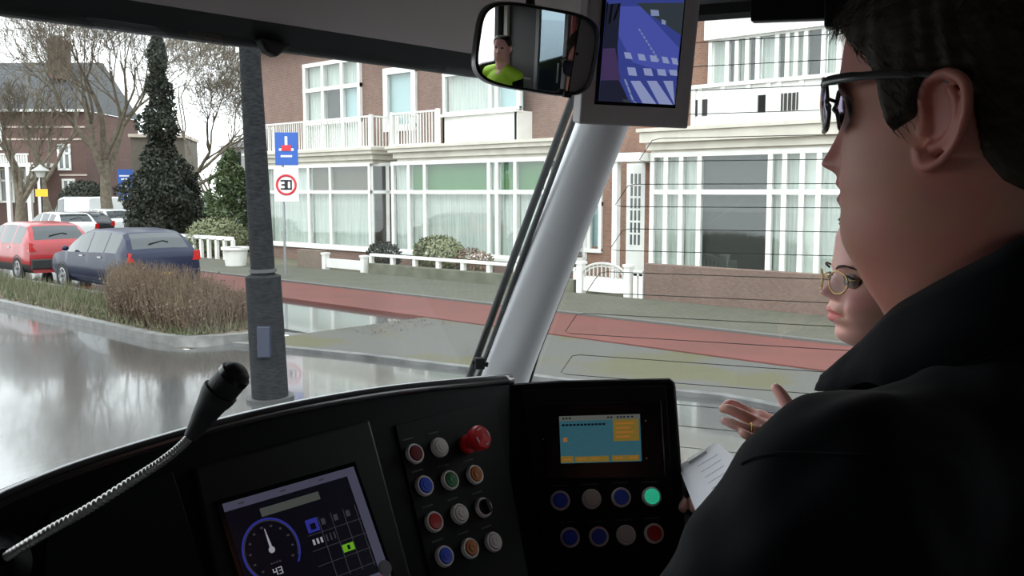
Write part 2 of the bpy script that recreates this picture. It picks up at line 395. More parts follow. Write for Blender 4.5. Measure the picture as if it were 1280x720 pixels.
b = MB().box(17.82, 17.94, ya, yb, 3.72, zt)
for u in (877, 905, 937, 962, 975, 1003, 1045): yk = Y(u, 120, 17.85); b.box(17.78, 17.98, yk - .05, yk + .05, 3.72, zt + .02)
b.box(17.76, 18.0, ya, yb, zt - .03, zt + .05); b.box(17.78, WX, yb - .1, yb, 3.72, zt); b.box(17.78, WX, ya, ya + .1, 3.72, zt)
kid(b, 'parapet', white, h)
b = MB()
for u0, u1 in ((868, 884), (948, 958), (974, 1000)):
    y0, y1 = Y(u1, 120, 17.8), Y(u0, 120, 17.8); n = 5
    for k in range(n): yk = y0 + (y1 - y0) * (k + .5) / n; b.box(17.80, 17.83, yk - .03, yk + .03, 3.95, 4.3)
    kid(b, 'parapet_grille', dark_in, h); b = MB()
ya, yb = Y(1050, 70, 18.3), Y(889, 70, 18.3); us = [889, 910, 922, 935, 948, 972, 985, 996, 1008, 1030, 1050]
window(h, 18.3, [Y(u, 70, 18.3) for u in us][::-1], [4.55, 5.62], [[curtain, dark_in, curtain, white, dark_in, curtain, dark_in, curtain, dark_in, curtain]], .09, .05)
kid(MB().box(18.15, WX, ya - .1, yb + .1, 5.62, 6.5).box(18.05, WX, ya - .2, yb + .2, 6.1, 6.2).box(18.1, WX, ya - .1, yb + .1, 3.7, 4.55), 'bay_head', white, h)
kid(MB().box(18.3, WX, ya, ya + .08, 4.5, 5.7), 'bay_side', white, h); kid(MB().box(18.3, WX, yb - .08, yb, 4.5, 5.7), 'bay_side', white, h)
# glazed door with side light beside the bay
y0, y1 = Y(806, 250, WX), Y(783, 250, WX); d_ = MB().box(WX, WX + .06, y0, y1, .1, 3.0)
dd = kid(d_, 'front_door', white, h); o_ = np.array(h.location[:]); gl = MB()
for k in range(3):
    for q in range(6): gl.box(WX - .012, WX + .0, y0 + .1 + k * (y1 - y0 - .2) / 3 + .03, y0 + .1 + (k + 1) * (y1 - y0 - .2) / 3 - .03, 1.0 + q * .3, 1.25 + q * .3)
gl.v = [tuple(np.array(p) - o_) for p in gl.v]; gl.build('pane', mat('dark_door_glass', (.10, .12, .12), .1), dd)
window(h, WX - .02, [Y(752, 250, WX), Y(738, 250, WX), Y(726, 250, WX)], [.8, 2.0, 2.7], [[skyglass, skyglass], [skyglass, skyglass]], .1, .05)
roofing(h, yC0, yC1)
kid(MB().box(17.6, WX, Y(812), Y(776), 3.0, 3.2).box(17.65, 17.8, Y(782), Y(776), .1, 3.0), 'porch_canopy', white, h)

# ------------------------------------------------------------------ garden walls, rails, gates
mossy = mat('mossy_concrete', (0.15, 0.15, 0.11), 0.85, noise=(2.5, (0.10, 0.105, 0.07)))
GX = 15.95
b = MB().box(GX, GX + .22, Y(642, 340, GX) - 1.8, Y(458, 340, GX) - .1, 0, .36)
wl_ = tag(b.build('garden_wall', mossy, bevel=.02), 'low mossy garden wall under the white rail, in front of the green-blind house', 'garden wall')
b = MB(); y0, y1 = Y(642, 340, GX) - 1.8, Y(458, 340, GX) - .1; n = 8
for k in range(n + 1): yk = y0 + (y1 - y0) * k / n; b.box(GX + .06, GX + .16, yk - .06, yk + .06, .36, .56)
b.box(GX + .04, GX + .18, y0, y1, .55, .62)
tag(b.build('garden_rail', white), 'long white timber rail on stubby posts along the mossy garden wall', 'rail')
b = MB().box(GX, GX + .2, Y(1300, 360, GX), Y(805, 360, GX), 0, .82)
tag(b.build('garden_wall', brick_mat('garden_brick', (.24, .16, .125), (.19, .125, .10), (.17, .13, .11), 1.4), bevel=.01), 'brown brick garden wall below the wide white bay window', 'garden wall')
b = MB().box(GX, GX + .2, Y(402, 340, GX), Y(372, 340, GX), 0, .6)
tag(b.build('garden_wall', brick_mat('garden_brick_pale', (.27, .21, .16), (.22, .17, .13), (.2, .16, .13), 1.4)), 'short tan brick garden wall just behind the dark sign pole', 'garden wall')
def gate(u0, u1, v, label, arch, hgt):
    y0, y1 = Y(u1, v, GX), Y(u0, v, GX); g = empty('garden_gate', (GX, (y0 + y1) / 2, .06), label, 'gate'); w = y1 - y0
    for ya_, yb_ in ((y0, y0 + .14), (y1 - .14, y1)): kid(MB().box(GX - .05, GX + .12, ya_, yb_, .06, hgt).box(GX - .07, GX + .14, ya_ - .02, yb_ + .02, hgt, hgt + .06), 'gate_post', white, g)
    lo = .06 + (hgt - .06) * .62
    b = MB().box(GX, GX + .05, y0 + .16, y1 - .16, .14, lo if arch else hgt - .1); kid(b, 'gate_panel', white, g)
    if arch:
        b = MB(); c = (y0 + y1) / 2; rr = w / 2 - .1
        arc = [(GX + .02, c + rr * cos(a), lo + .42 * (hgt + .1 - lo) * 2.0 * sin(a)) for a in np.linspace(0, pi, 15)]
        b.tube(arc, .03, 6)
        arc2 = [(GX + .02, c + rr * .85 * cos(a), lo + .33 * (hgt + .1 - lo) * 2.0 * sin(a)) for a in np.linspace(0, pi, 15)]; b.tube(arc2, .02, 6)
        for k in range(1, 11):
            yk = c - rr + 2 * rr * k / 11; zz = lo + .82 * (hgt + .1 - lo) * sqrt(max(0, 1 - ((yk - c) / rr) ** 2)); b.box(GX, GX + .03, yk - .015, yk + .015, lo - .02, zz)
        kid(b, 'gate_arch', mat('weathered_white', (.55, .54, .5), .6), g)
    return g
gate(722, 788, 350, 'white garden gate with arched slatted top between brick wall and rail', True, .72)
gate(404, 456, 330, 'small square white gate at the end of the long white rail', False, .5)
b = MB().box(GX, GX + .1, Y(803, 340, GX), Y(791, 340, GX), .55, .66)
for u in (794, 801): b.box(GX, GX + .1, Y(u, 340, GX) - .05, Y(u, 340, GX) + .05, .06, .6)
tag(b.build('garden_rail', white), 'short white rail joining the arched gate to the brick garden wall', 'rail')
# far white rail and white tub at the side street
y0, y1 = Y(290, 320, GX), Y(214, 310, GX); b = MB().box(GX, GX + .1, y0, y1, .72, .84)
for k in range(9): yk = y0 + (y1 - y0) * k / 8; b.box(GX, GX + .1, yk - .06, yk + .06, .06, .75)
tag(b.build('garden_rail', white), 'far white rail running behind the dark blue car to the white tub', 'rail')
p = onG(295, 336); t_ = empty('planter_tub', (p[0], p[1], .08), 'white tub planter with raised rim at the end of the far rail', 'planter')
kid(MB().lathe((p[0], p[1], .08), ZZ, [(.30, 0), (.36, .5), (.42, .5), (.42, .58), (.36, .58), (.34, .5), (.0, .5)], 20), 'tub', white, t_, smooth=.6)
kid(MB().ell((p[0], p[1], .6), (.3, .3, .06), 12, 6), 'soil', mat('tub_soil', (.04, .03, .02), .9), t_)

# ------------------------------------------------------------------ plants
def leafball(mb, c, r, n, size, rng, shape=None):
    c = np.array(c, float)
    for _ in range(n):
        d = nrm([rng.gauss(0, 1), rng.gauss(0, 1), rng.gauss(0, 1)]); k = rng.uniform(.55, 1.0) ** .5
        if shape: q = shape(rng)
        else: q = c + np.array(r) * d * k
        a = nrm([rng.gauss(0, 1), rng.gauss(0, 1), rng.gauss(0, 1)]); bb = nrm(np.cross(a, d) + 1e-6); s = size * rng.uniform(.6, 1.3)
        mb.add([q - a * s, q + bb * s * .45, q + a * s, q - bb * s * .45], [(0, 1, 2, 3)])
def shrub(name, base, r, n, size, m, label, cat, seed, stems=8):
    rng = random.Random(seed); e = empty(name, base, label, cat); c = np.array(base) + [0, 0, r[2]]
    b = MB(); leafball(b, c, r, n, size, rng); kid(b, 'foliage', m, e)
    b = MB()
    for _ in range(stems):
        d = np.array([rng.uniform(-.7, .7) * r[0], rng.uniform(-.7, .7) * r[1], r[2] * rng.uniform(.8, 1.6)]); b.tube([base, np.array(base) + d * .5 + [0, 0, .05], np.array(base) + d], [.02, .014, .005], 5)
    kid(b, 'stems', barkm, e); return e
barkm = mat('grey_brown_bark', (0.11, 0.09, 0.065), 0.9, noise=(6, (0.18, 0.15, 0.11)))
darkg = mat('dark_needles', (0.014, 0.019, 0.011), 0.7, noise=(2, (0.028, 0.034, 0.018)))
midg = mat('mid_green_leaves', (0.045, 0.075, 0.025), 0.6, noise=(2, (0.08, 0.11, 0.04)))
olive = mat('olive_leaves', (0.13, 0.15, 0.07), 0.6, noise=(2, (0.2, 0.21, 0.11)))
rusty = mat('rusty_twigs', (0.20, 0.12, 0.085), 0.8, noise=(2, (0.13, 0.13, 0.06)))
p = np.array([17.0, Y(548, 300, 17.0), .06]); shrub('garden_shrub', p, (.45, .95, .55), 2600, .06, olive, 'olive-green bushy shrub in front of the green-blind bay', 'shrub', 3)
p = np.array([17.0, Y(590, 300, 17.0), .06]); shrub('garden_shrub', p, (.35, .8, .40), 900, .05, rusty, 'rusty leafless shrub next to the olive-green one', 'shrub', 4)
p = np.array([16.9, Y(483, 300, 17.0), .06]); shrub('garden_shrub', p, (.35, .7, .43), 1500, .05, darkg, 'low dark green shrub behind the end of the long rail', 'shrub', 5)
p = onG(84, 288); shrub('round_bush', p, (1.15, 1.15, .72), 3500, .09, midg, 'round clipped green bush behind the white cars', 'bush', 6)
p = onG(272, 322) ; shrub('garden_shrub', p, (1.1, 1.1, .72), 2600, .07, olive, 'pale olive shrub beside the dark evergreen', 'shrub', 7)
p = onG(108, 283); shrub('evergreen_bush', p, (1.7, 1.7, 1.55), 4500, .12, darkg, 'dark evergreen bush behind the white van', 'bush', 8)
def evergreen(base, prof, n, size, m, label, seed, H):
    rng = random.Random(seed); e = empty('evergreen_tree', base, label, 'tree'); base = np.array(base)
    def shp(rng):
        while True:
            t = rng.uniform(0.02, 1); w = np.interp(t, [q[0] for q in prof], [q[1] for q in prof])
            if rng.uniform(0, max(q[1] for q in prof)) < w + .15: break
        a = rng.uniform(0, 2 * pi); lump = 1 + .22 * sin(a * 3 + t * 23) + .15 * sin(t * 41 + a)
        k = sqrt(rng.uniform(.25, 1)) * lump
        return base + np.array([cos(a) * w * k, sin(a) * w * k, t * H - .12 * w * k])
    b = MB(); leafball(b, base, (1, 1, 1), n, size, rng, shp); kid(b, 'foliage', m, e)
    kid(MB().tube([base, base + [0, 0, H * .5], base + [0.05, 0, H * .97]], [.16, .1, .02], 8), 'trunk', barkm, e)
p = onG(206, 308); evergreen(p, [(0, 1.5), (.15, 1.6), (.3, 1.4), (.42, .75), (.48, .45), (.54, .85), (.60, .7), (.66, .45), (.72, .55), (.78, .3), (.86, .42), (.93, .2), (1, .05)], 17000, .10, darkg, 'tall dark ivy-clad evergreen behind the dark blue car', 11, 9.3)
p = onG(291, 316); evergreen(p, [(0, .9), (.3, 1.0), (.7, .75), (1, .15)], 7000, .09, midg, 'shorter green conifer between the tall evergreen and the sign pole', 12, 3.9)
p = onG(238, 306); evergreen(p, [(0, .9), (.4, .8), (.8, .5), (1, .1)], 5000, .09, darkg, 'short dark conifer at the foot of the tall evergreen', 13, 3.2)

def bare_tree(base, H, r0, seed, label, lean=(0, 0), fork=.3, depth=6, spread=.6, trunk=True, n0=3, ch=(2, 3, 3)):
    rng = random.Random(seed); e = empty('bare_tree', base, label, 'tree', 'leafless street trees'); tb = MB(); br = MB()
    base = np.array(base, float)
    def grow(p, d, L, r, lev):
        pts = [p]; rad = [r]; q = p; dd = d; seg = 4 if lev < 3 else 3
        for k in range(seg):
            dd = nrm(dd + np.array([rng.gauss(0, .10), rng.gauss(0, .10), rng.gauss(0, .05) + .06])); q = q + dd * L / seg; pts.append(q); rad.append(max(.008, r * (1 - .38 * (k + 1) / seg)))
        (tb if lev == 0 else br).tube(pts, rad, 9 if lev == 0 else (6 if lev < 3 else 3), caps=lev < 2)
        if lev >= depth or r < .005: return
        n = n0 if lev == 0 else rng.choice(ch)
        for k in range(n):
            a = rng.uniform(0, 2 * pi); s = spread * rng.uniform(.6, 1.3)
            x = nrm(np.cross(dd, [0.3, .2, 1.0])); y = np.cross(dd, x)
            nd = nrm(dd + s * (cos(a) * x + sin(a) * y)); at = rng.choice((len(pts) - 1, len(pts) - 1, len(pts) - 2))
            grow(pts[at], nd, L * rng.uniform(.66, .86), rad[at] * rng.uniform(.62, .82), lev + 1)
    grow(base, nrm([lean[0], lean[1], 1]), H * fork, r0, 0)
    kid(tb, 'trunk', barkm, e, smooth=1.0); kid(br, 'branches', barkm, e, smooth=1.0); return e
bare_tree(onG(136, 298), 13.0, .34, 21, 'large leafless tree standing behind the white van, its crown above the evergreen', (0, 0), .30, 7, .62, n0=5, ch=(3, 3, 4))
bare_tree(onG(25, 300), 10.5, .30, 22, 'leafless tree with low forked trunk above the red car', (.05, .1), .22, 7, .45, n0=4)
bare_tree(onG(222, 300), 12, .20, 24, 'thin leafless tree spreading behind the tall evergreen', (.0, -.05), .28, 7, .66, n0=5, ch=(3, 3, 4))
bare_tree(onG(70, 293), 12, .22, 25, 'thin leafless tree between the chimney house and the lamp post', (.0, 0), .32, 6, .5, n0=3)

# hedge of brown twigs in the bed
rng = random.Random(5); b = MB()
for _ in range(8000):
    y = rng.uniform(13.2, 18.4); x = rng.uniform(7.0, 8.5)
    if x < .455 * y - rng.uniform(0, .25): continue
    hgt = (.45 + .4 * min(1, (y - 12.6) / 3.0)) * rng.uniform(.5, 1.08)
    p0 = np.array([x, y, .08]); d = np.array([rng.gauss(0, .09), rng.gauss(0, .09), hgt]); w = .006
    b.tube([p0, p0 + d * .5 + [rng.gauss(0, .03), rng.gauss(0, .03), 0], p0 + d], [w, w * .8, w * .4], 3, caps=False)
    for _k in range(2):
        q = p0 + d * rng.uniform(.35, .95); s = .028; a = nrm([rng.gauss(0, 1), rng.gauss(0, 1), rng.gauss(0, 1)]); c_ = nrm(np.cross(a, [1, .3, .2]))
        b.add([q - a * s, q + c_ * s * .5, q + a * s, q - c_ * s * .5], [(0, 1, 2, 3)])
tag(b.build('twig_hedge', mat('reddish_twigs', (0.13, 0.085, 0.06), .85, noise=(3, (.17, .13, .085)))), 'brown leafless twig hedge in the bed beside the dark blue car', 'hedge', kind='stuff')
b = MB()
for _ in range(9000):
    y = 13.0 + 26 * rng.random() ** 1.4; x = rng.uniform(6.85, 8.5); hgt = rng.uniform(.05, .26) * (1.3 if y > 17 else .8)
    p0 = np.array([x, y, .09]); a = np.array([rng.gauss(0, .06), rng.gauss(0, .06), hgt]); s = np.array([rng.gauss(0, 1), rng.gauss(0, 1), 0]); s = nrm(s) * .012
    b.add([p0 - s, p0 + s, p0 + a], [(0, 1, 2)])
tag(b.build('dry_grass', mat('dry_grass', (.17, .155, .10), .9, noise=(2, (.09, .11, .05)))), 'dry tufts of grass on the bed beside the kerb', 'grass', kind='stuff')
b = MB()
for _ in range(1500):
    y = rng.uniform(12.9, 20); x = rng.uniform(6.9, 8.5); q = np.array([x, y, .11 + rng.random() * .02]); a = nrm([rng.gauss(0, 1), rng.gauss(0, 1), .3 * rng.gauss(0, 1)]); c_ = nrm(np.cross(a, [0, .2, 1])); s = .04
    b.add([q - a * s, q + c_ * s * .6, q + a * s, q - c_ * s * .6], [(0, 1, 2, 3)])
for _ in range(260):
    q = np.array([rng.uniform(9.1, 11.0), rng.uniform(11.3, 12.3) , .075 + rng.random() * .01]); a = nrm([rng.gauss(0, 1), rng.gauss(0, 1), .3 * rng.gauss(0, 1)]); c_ = nrm(np.cross(a, [0, .2, 1])); s = .022; q[2] -= .012
    b.add([q - a * s, q + c_ * s * .6, q + a * s, q - c_ * s * .6], [(0, 1, 2, 3)])
tag(b.build('fallen_leaves', mat('fallen_leaves', (.20, .14, .08), .8, noise=(9, (.10, .06, .035)))), 'fallen brown leaves on the bed below the twig hedge', 'leaves', kind='stuff')

# ------------------------------------------------------------------ cars
tyre = mat('tyre_rubber', (.02, .02, .02), .8); alloy = mat('alloy_wheel', (.45, .45, .46), .3, .8); carglass = mat('car_glass', (.02, .027, .03), .05, spec=.8)
redl = mat('red_tail_light', (.42, .012, .01), .2); platem = mat('yellow_plate', (.75, .5, .05), .4); blackp = mat('black_plastic', (.02, .02, .02), .5)
def car(x0, y0, paint, label, L=4.15, W=1.76, H=1.47, rz=0.0, van=False, lower=None, cat='car', name='parked_car', zg=0.0):
    """rear left corner at (x0,y0), nose towards +Y"""
    root = empty(name, (x0, y0, zg), label, cat, 'parked cars' , rz)
    w = W / 2
    if van: st = [(0, 1.0, H * .97, .9), (.08, 1.0, H, .93), (1.5, 1.02, H, .93), (3.2, 1.02, H, .93), (3.9, 1.0, H * .97, .9), (4.35, .98, H * .80, .8), (4.6, .95, H * .60, .8), (5.0, .88, .98, .8), (5.15, .7, .72, .8)]
    else: st = [(0, .84, .85, .93), (.06, .93, .97, .93), (.16, .96, 1.08, .86), (.34, .97, 1.28, .78), (.55, .97, H * .965, .73), (.95, .97, H * .99, .72), (1.6, .95, H, .73), (2.2, .93, H * .985, .73), (2.6, .92, H * .93, .74), (3.0, .91, H * .78, .80), (3.35, .90, .93, .86), (3.8, .84, .87, .85), (4.05, .74, .77, .82), (4.15, .60, .62, .78)]
    s_ = L / st[-1][0]; st = [(a * s_, b, c, d) for a, b, c, d in st]
    ts = sorted(set(np.linspace(0, L, 60)) | {a[0] for a in st})
    xs = [a[0] for a in st]
    def ring(t):
        zb = np.interp(t, xs, [a[1] for a in st]); zt = np.interp(t, xs, [a[2] for a in st]); wr = np.interp(t, xs, [a[3] for a in st])
        pl = w * (1 - .10 * max(0, (t / L - .82) / .18) ** 2 - .05 * max(0, (.06 - t / L) / .06)); z0 = .22 + .10 * max(0, (t / L - .93) / .07)
        zb = min(zb, zt - .005); wt = pl * wr
        return [(pl * .86, z0), (pl * .97, z0 + .10), (pl, .45), (pl, .62), (pl * .975, zb), (wt + (pl * .975 - wt) * .1, zb + (zt - zb) * .88), (wt * .86, zt - .0), (wt * .4, zt + .012), (0, zt + .015)]
    R_ = [ring(t) for t in ts]; body = MB(); gls = MB()
    A, B_, C_, D_ = (.52 * s_, .30 * s_, 2.0 * s_, 3.25 * s_)
    for i in range(len(ts) - 1):
        t = (ts[i] + ts[i + 1]) / 2; zt = R_[i][8][1]; zb = R_[i][4][1]
        for sgn in (-1, 1):
            for k in range(8):
                q = [(sgn * R_[i][k][0], ts[i], R_[i][k][1]), (sgn * R_[i + 1][k][0], ts[i + 1], R_[i + 1][k][1]), (sgn * R_[i + 1][k + 1][0], ts[i + 1], R_[i + 1][k + 1][1]), (sgn * R_[i][k + 1][0], ts[i], R_[i][k + 1][1])]
                g = False
                if k == 4 and zt - zb > .2:
                    if van: g = 3.0 * s_ < t < 4.2 * s_
                    else: g = (.50 * s_ < t < 3.05 * s_) and not (1.02 * s_ < t < 1.12 * s_) and not (1.92 * s_ < t < 2.0 * s_)
                if k >= 6 and ((not van and (.13 * s_ < t < .5 * s_ or 2.42 * s_ < t < 3.28 * s_)) or (van and 3.95 * s_ < t < 4.6 * s_)): g = True
                tgt = gls if g else body
                if sgn < 0: q = q[::-1]
                tgt.add(q, [(0, 1, 2, 3)], 1 if (k < 2 and lower) else 0)
    for idx in (0, len(ts) - 1):
        r = R_[idx]; body.add([(a, ts[idx], z) for a, z in r] + [(-a, ts[idx], z) for a, z in r[::-1][1:]], [tuple(range(17))], 0)
    sh = lambda mb: setattr(mb, 'v', [(a + w, b, z) for a, b, z in mb.v]) or mb
    def weld(o):
        bm = bmesh.new(); bm.from_mesh(o.data); bmesh.ops.remove_doubles(bm, verts=bm.verts, dist=.0008); bmesh.ops.recalc_face_normals(bm, faces=bm.faces); bm.to_mesh(o.data); bm.free(); o.data.shade_smooth(); o.data.set_sharp_from_angle(angle=.6)
    bo = sh(body).build('body', [paint, lower or paint], root); weld(bo)
    go = sh(gls).build('windows', carglass, root); weld(go)
    for yy_, nm in ((.72 * s_, 'wheel'), (3.32 * s_, 'wheel')):
        for xx in (-1, 1):
            c = np.array([w + xx * (w - .09), yy_, .31]); wo = MB().lathe(c, (xx, 0, 0), [(.20, .0), (.31, .0), (.315, .05), (.30, .10), (.215, .105), (.20, .07)], 24).build(nm, tyre, root, smooth=.5)
            r = MB().lathe(c, (xx, 0, 0), [(.20, .06), (.205, .10), (.19, .105), (.185, .08)], 20)
            for k in range(5): a = 2 * pi * k / 5; r.obox(c + np.array([xx * .09, .1 * cos(a), .1 * sin(a)]), (.012, 0, 0), (0, .1 * cos(a), .1 * sin(a)), (0, -.03 * sin(a), .03 * cos(a)))
            r.build('rim', alloy, wo)
            MB().lathe(np.array([w + xx * (w - .012), yy_, .31]), (xx, 0, 0), [(.36, 0), (.36, .016), (.33, .018), (.33, 0)], 24).build('wheel_arch', blackp, root)
    hz = 1.2 if van else .90
    for xx in (-1, 1):
        c = w + xx * w * .86
        MB().prism([(c - .10, -.025, hz - .12), (c + .10, -.01, hz - .12), (c + xx * .09 + .03 * (xx < 0), .0, hz + .10), (c - xx * .04, -.0, hz + .08)], (0, .10, 0)).build('tail_light', redl, root)
        MB().ell((w + xx * (w + .09), 2.85 * s_, 1.0), (.08, .05, .06), 10, 6).build('wing_mirror', paint if not lower else blackp, root, smooth=3.2)
        MB().ell((w + xx * w * .72, L - .12, .68), (.18, .1, .07), 12, 6).build('headlight', mat('headlight_glass', (.6, .62, .65), .1), root, smooth=3.2)
    MB().box(w - w * .92, w + w * .92, -.05, .06, .32, .58).build('bumper', lower or paint, root, bevel=.03)
    MB().box(w - .26, w + .26, -.065, -.052, .44, .55).build('number_plate', platem, root)
    if not van:
        MB().tube([(w - .25, .2, 1.17), (w + .1, .27, 1.23), (w + .22, .24, 1.20)], .012, 6).build('rear_wiper', blackp, root)
        for xx in (-1, 1):
            for q in (1.2, 2.15): MB().box(w + xx * (w + .005), w + xx * (w - .02), q * s_, (q + .18) * s_, .84, .87).build('door_handle', alloy, root)
    return root
paintR = mat('red_car_paint', (.30, .008, .012), .3, coat=.45); paintB = mat('dark_blue_car_paint', (.005, .009, .034), .35, spec=.25, coat=.2)
paintW = mat('white_car_paint', (.72, .74, .74), .3, coat=1.0); paintS = mat('silver_car_paint', (.42, .44, .45), .3, .4, coat=1.0); paintK = mat('black_car_paint', (.02, .022, .026), .25, coat=1.0)
g = onG(150, 372); car(g[0] - .1, g[1] - .55, paintB, 'dark blue hatchback parked beside the brown twig hedge')
g = onG(32, 351); car(g[0] - .1, g[1] - .5, paintR, 'red hatchback parked ahead of the dark blue one', L=4.2, H=1.5, lower=blackp)
g = onG(72, 311); car(g[0], g[1], paintW, 'white hatchback with dark rear window beyond the red car', L=4.0)
car(17.0, 41.5, paintK, 'black car tucked between the two far white hatchbacks', L=4.0, H=1.42)
car(18.9, 43.0, paintW, 'small white hatchback parked in front of the white van', L=3.9, H=1.5)
g = onG(140, 296); car(g[0] - 1.2, g[1], paintW, 'white panel van behind the small white hatchback', L=5.0, W=1.95, H=2.05, van=True, cat='van', name='panel_van')

# ------------------------------------------------------------------ posts and signs
pm = mat('dark_grey_post', (.045, .05, .055), .45, .3); galv = mat('galvanised_steel', (.32, .33, .34), .4, .7)
signblue = mat('sign_blue', (.02, .10, .42), .35); signwhite = mat('sign_white', (.82, .82, .82), .35); signred = mat('sign_red', (.62, .02, .03), .35)
b0 = onG(338, 500); e = empty('catenary_pole', b0, 'thick dark tramway pole standing at the kerb in front of the row houses', 'pole')
top = P(306, -40, 9.6); ax = top - b0
kid(MB().tube([b0, b0 + ax * .30, b0 + ax * .305, b0 + ax * .6, top], [.20, .19, .13, .12, .10], 20), 'pole_shaft', mat('pole_paint', (.010, .011, .012), .8, 0, .12, noise=(14, (.028, .029, .031)), stretch=(1, 1, 4)), e, smooth=.5)
kid(MB().tube([b0, b0 + ax * .01], .26, 20), 'base_collar', mat('pole_base', (.05, .05, .05), .6), e)
q = b0 + ax * .15; kid(MB().obox(q - np.array(FH) * .2 + RT * .03, RT * .07, FH * .05, ZZ * .17), 'switch_box', mat('dark_blue_box', (.02, .025, .05), .4), e, bevel=.01)
kid(MB().tube([b0 + ax * .31, b0 + ax * .318], .15, 20), 'clamp_band', mat('pole_band', (.07, .07, .07), .6), e)
def digit_strokes(mb, txt, c, ax, ay, n, h, t):
    SEG = {'3': [((0, 1), (1, 1)), ((1, 1), (1, .5)), ((.2, .5), (1, .5)), ((1, .5), (1, 0)), ((0, 0), (1, 0))], '0': [((0, 0), (1, 0)), ((1, 0), (1, 1)), ((1, 1), (0, 1)), ((0, 1), (0, 0))],
           '4': [((0, 1), (0, .5)), ((0, .5), (1, .5)), ((1, 1), (1, 0))]}
    w = h * .5; x = -len(txt) * w * .7 + w * .2
    for ch in txt:
        for (a, b2), (c2, d) in SEG[ch]:
            p1 = np.array(c) + ax * (x + a * w) + ay * ((b2 - .5) * h); p2 = np.array(c) + ax * (x + c2 * w) + ay * ((d - .5) * h)
            L = np.linalg.norm(p2 - p1); mb.obox((p1 + p2) / 2, (p2 - p1) / 2 + nrm(p2 - p1) * t / 2, n * .002, np.cross(nrm(p2 - p1), n) * t / 2)
        x += w * 1.4
# 30 zone sign post seen just beside the pole
gb = onG(357, 350); dep = float(np.dot(gb - CAM, FW)); e = empty('traffic_sign', gb, 'post with blue sign above round red-rimmed 30 sign', 'traffic sign')
sc = dep / FPX; up = ZZ; rt = RT; nn = -FH
kid(MB().tube([gb, [gb[0], gb[1], on(358, 168, gb, FH)[2]]], .035, 10), 'post', galv, e)
c = on(358, 186, gb - FH * .07, FH); kid(MB().obox(c, rt * 14 * sc, nn * .015, up * 20 * sc), 'sign_board', signblue, e, bevel=.01)
s_o = np.array(e.location[:])
kid(MB().obox(c + nn * .02 - up * 1 * sc, rt * 9 * sc, nn * .004, up * 1.5 * sc).obox(c + nn * .02 + up * 8 * sc, rt * 1.6 * sc, nn * .004, up * 7 * sc).obox(c + nn * .02 - up * 9 * sc, rt * 7 * sc, nn * .004, up * 1.2 * sc), 'sign_symbol', signwhite, e)
kid(MB().obox(c + nn * .022 + up * 1 * sc, rt * 6 * sc, nn * .004, up * 3.5 * sc), 'sign_symbol', signred, e)
c = on(358, 231, gb - FH * .07, FH); kid(MB().obox(c, rt * 15 * sc, nn * .012, up * 21 * sc), 'sign_board', signwhite, e, bevel=.01)
kid(MB().tube([c + nn * .014 + (rt * cos(t) + up * sin(t)) * 11.6 * sc for t in np.linspace(0, 2 * pi, 33)], 1.5 * sc, 8), 'sign_ring', signred, e)
b = MB(); digit_strokes(b, '30', c + nn * .02, rt, up, nn, 10 * sc, 2.0 * sc); kid(b, 'sign_digits', mat('sign_black', (.01, .01, .01), .4), e)
# blue sign by the evergreen
gb = onG(156, 292); dep = float(np.dot(gb - CAM, FW)); sc = dep / FPX; e = empty('road_sign', gb, 'tall blue road sign on a post beside the tall evergreen', 'traffic sign')
kid(MB().tube([gb, [gb[0], gb[1], on(157, 214, gb, FH)[2]]], .05, 8), 'post', galv, e)
c = on(157, 231, gb - FH * .1, FH); kid(MB().obox(c, rt * 9.5 * sc, nn * .02, up * 19 * sc), 'sign_board', signblue, e)
b = MB()
for dv, w in ((11, 6), (7, 4), (-2, 5), (-6, 6), (-14, 4)): b.obox(c + nn * .026 + up * dv * sc - rt * sc, rt * w * sc, nn * .004, up * .9 * sc)
b.obox(c + nn * .026 + rt * 4 * sc - up * 4 * sc, rt * 1 * sc, nn * .004, up * 6 * sc); kid(b, 'sign_symbol', signwhite, e)
# lamp post
gb = onG(55, 300); dep = float(np.dot(gb - CAM, FW)); sc = dep / FPX; e = empty('street_lamp', gb, 'black street lamp with pale conical hood above a yellow sign', 'street lamp')
zt = on(55, 222, gb, FH)[2]
kid(MB().tube([gb, gb + ZZ * .8, gb + ZZ * .82, (gb[0], gb[1], zt)], [.10, .09, .05, .04], 10), 'lamp_post', mat('black_post', (.02, .02, .02), .5), e)
c = np.array([gb[0], gb[1], zt]); kid(MB().lathe(c, ZZ, [(.06, 0), (.16, .02), (.24, .30), (.22, .30), (.05, .1)], 16), 'lamp_glass', mat('frosted_lamp_glass', (.6, .6, .55), .3), e)
kid(MB().lathe(c, ZZ, [(.40, .30), (.40, .34), (.12, .52), (.04, .62), (.0, .62)], 20), 'lamp_hood', mat('lamp_hood_grey', (.5, .5, .48), .4), e)
c = on(52, 241, gb - FH * .1, FH); e2 = tag(MB().obox(c, rt * 7.5 * sc, nn * .02, up * 4.5 * sc).build('yellow_sign', mat('sign_yellow', (.85, .42, .02), .4, emis=((1, .45, .02), .15))), 'small yellow sign fixed on the street lamp post', 'sign')  # faint glow added to the sign's yellow

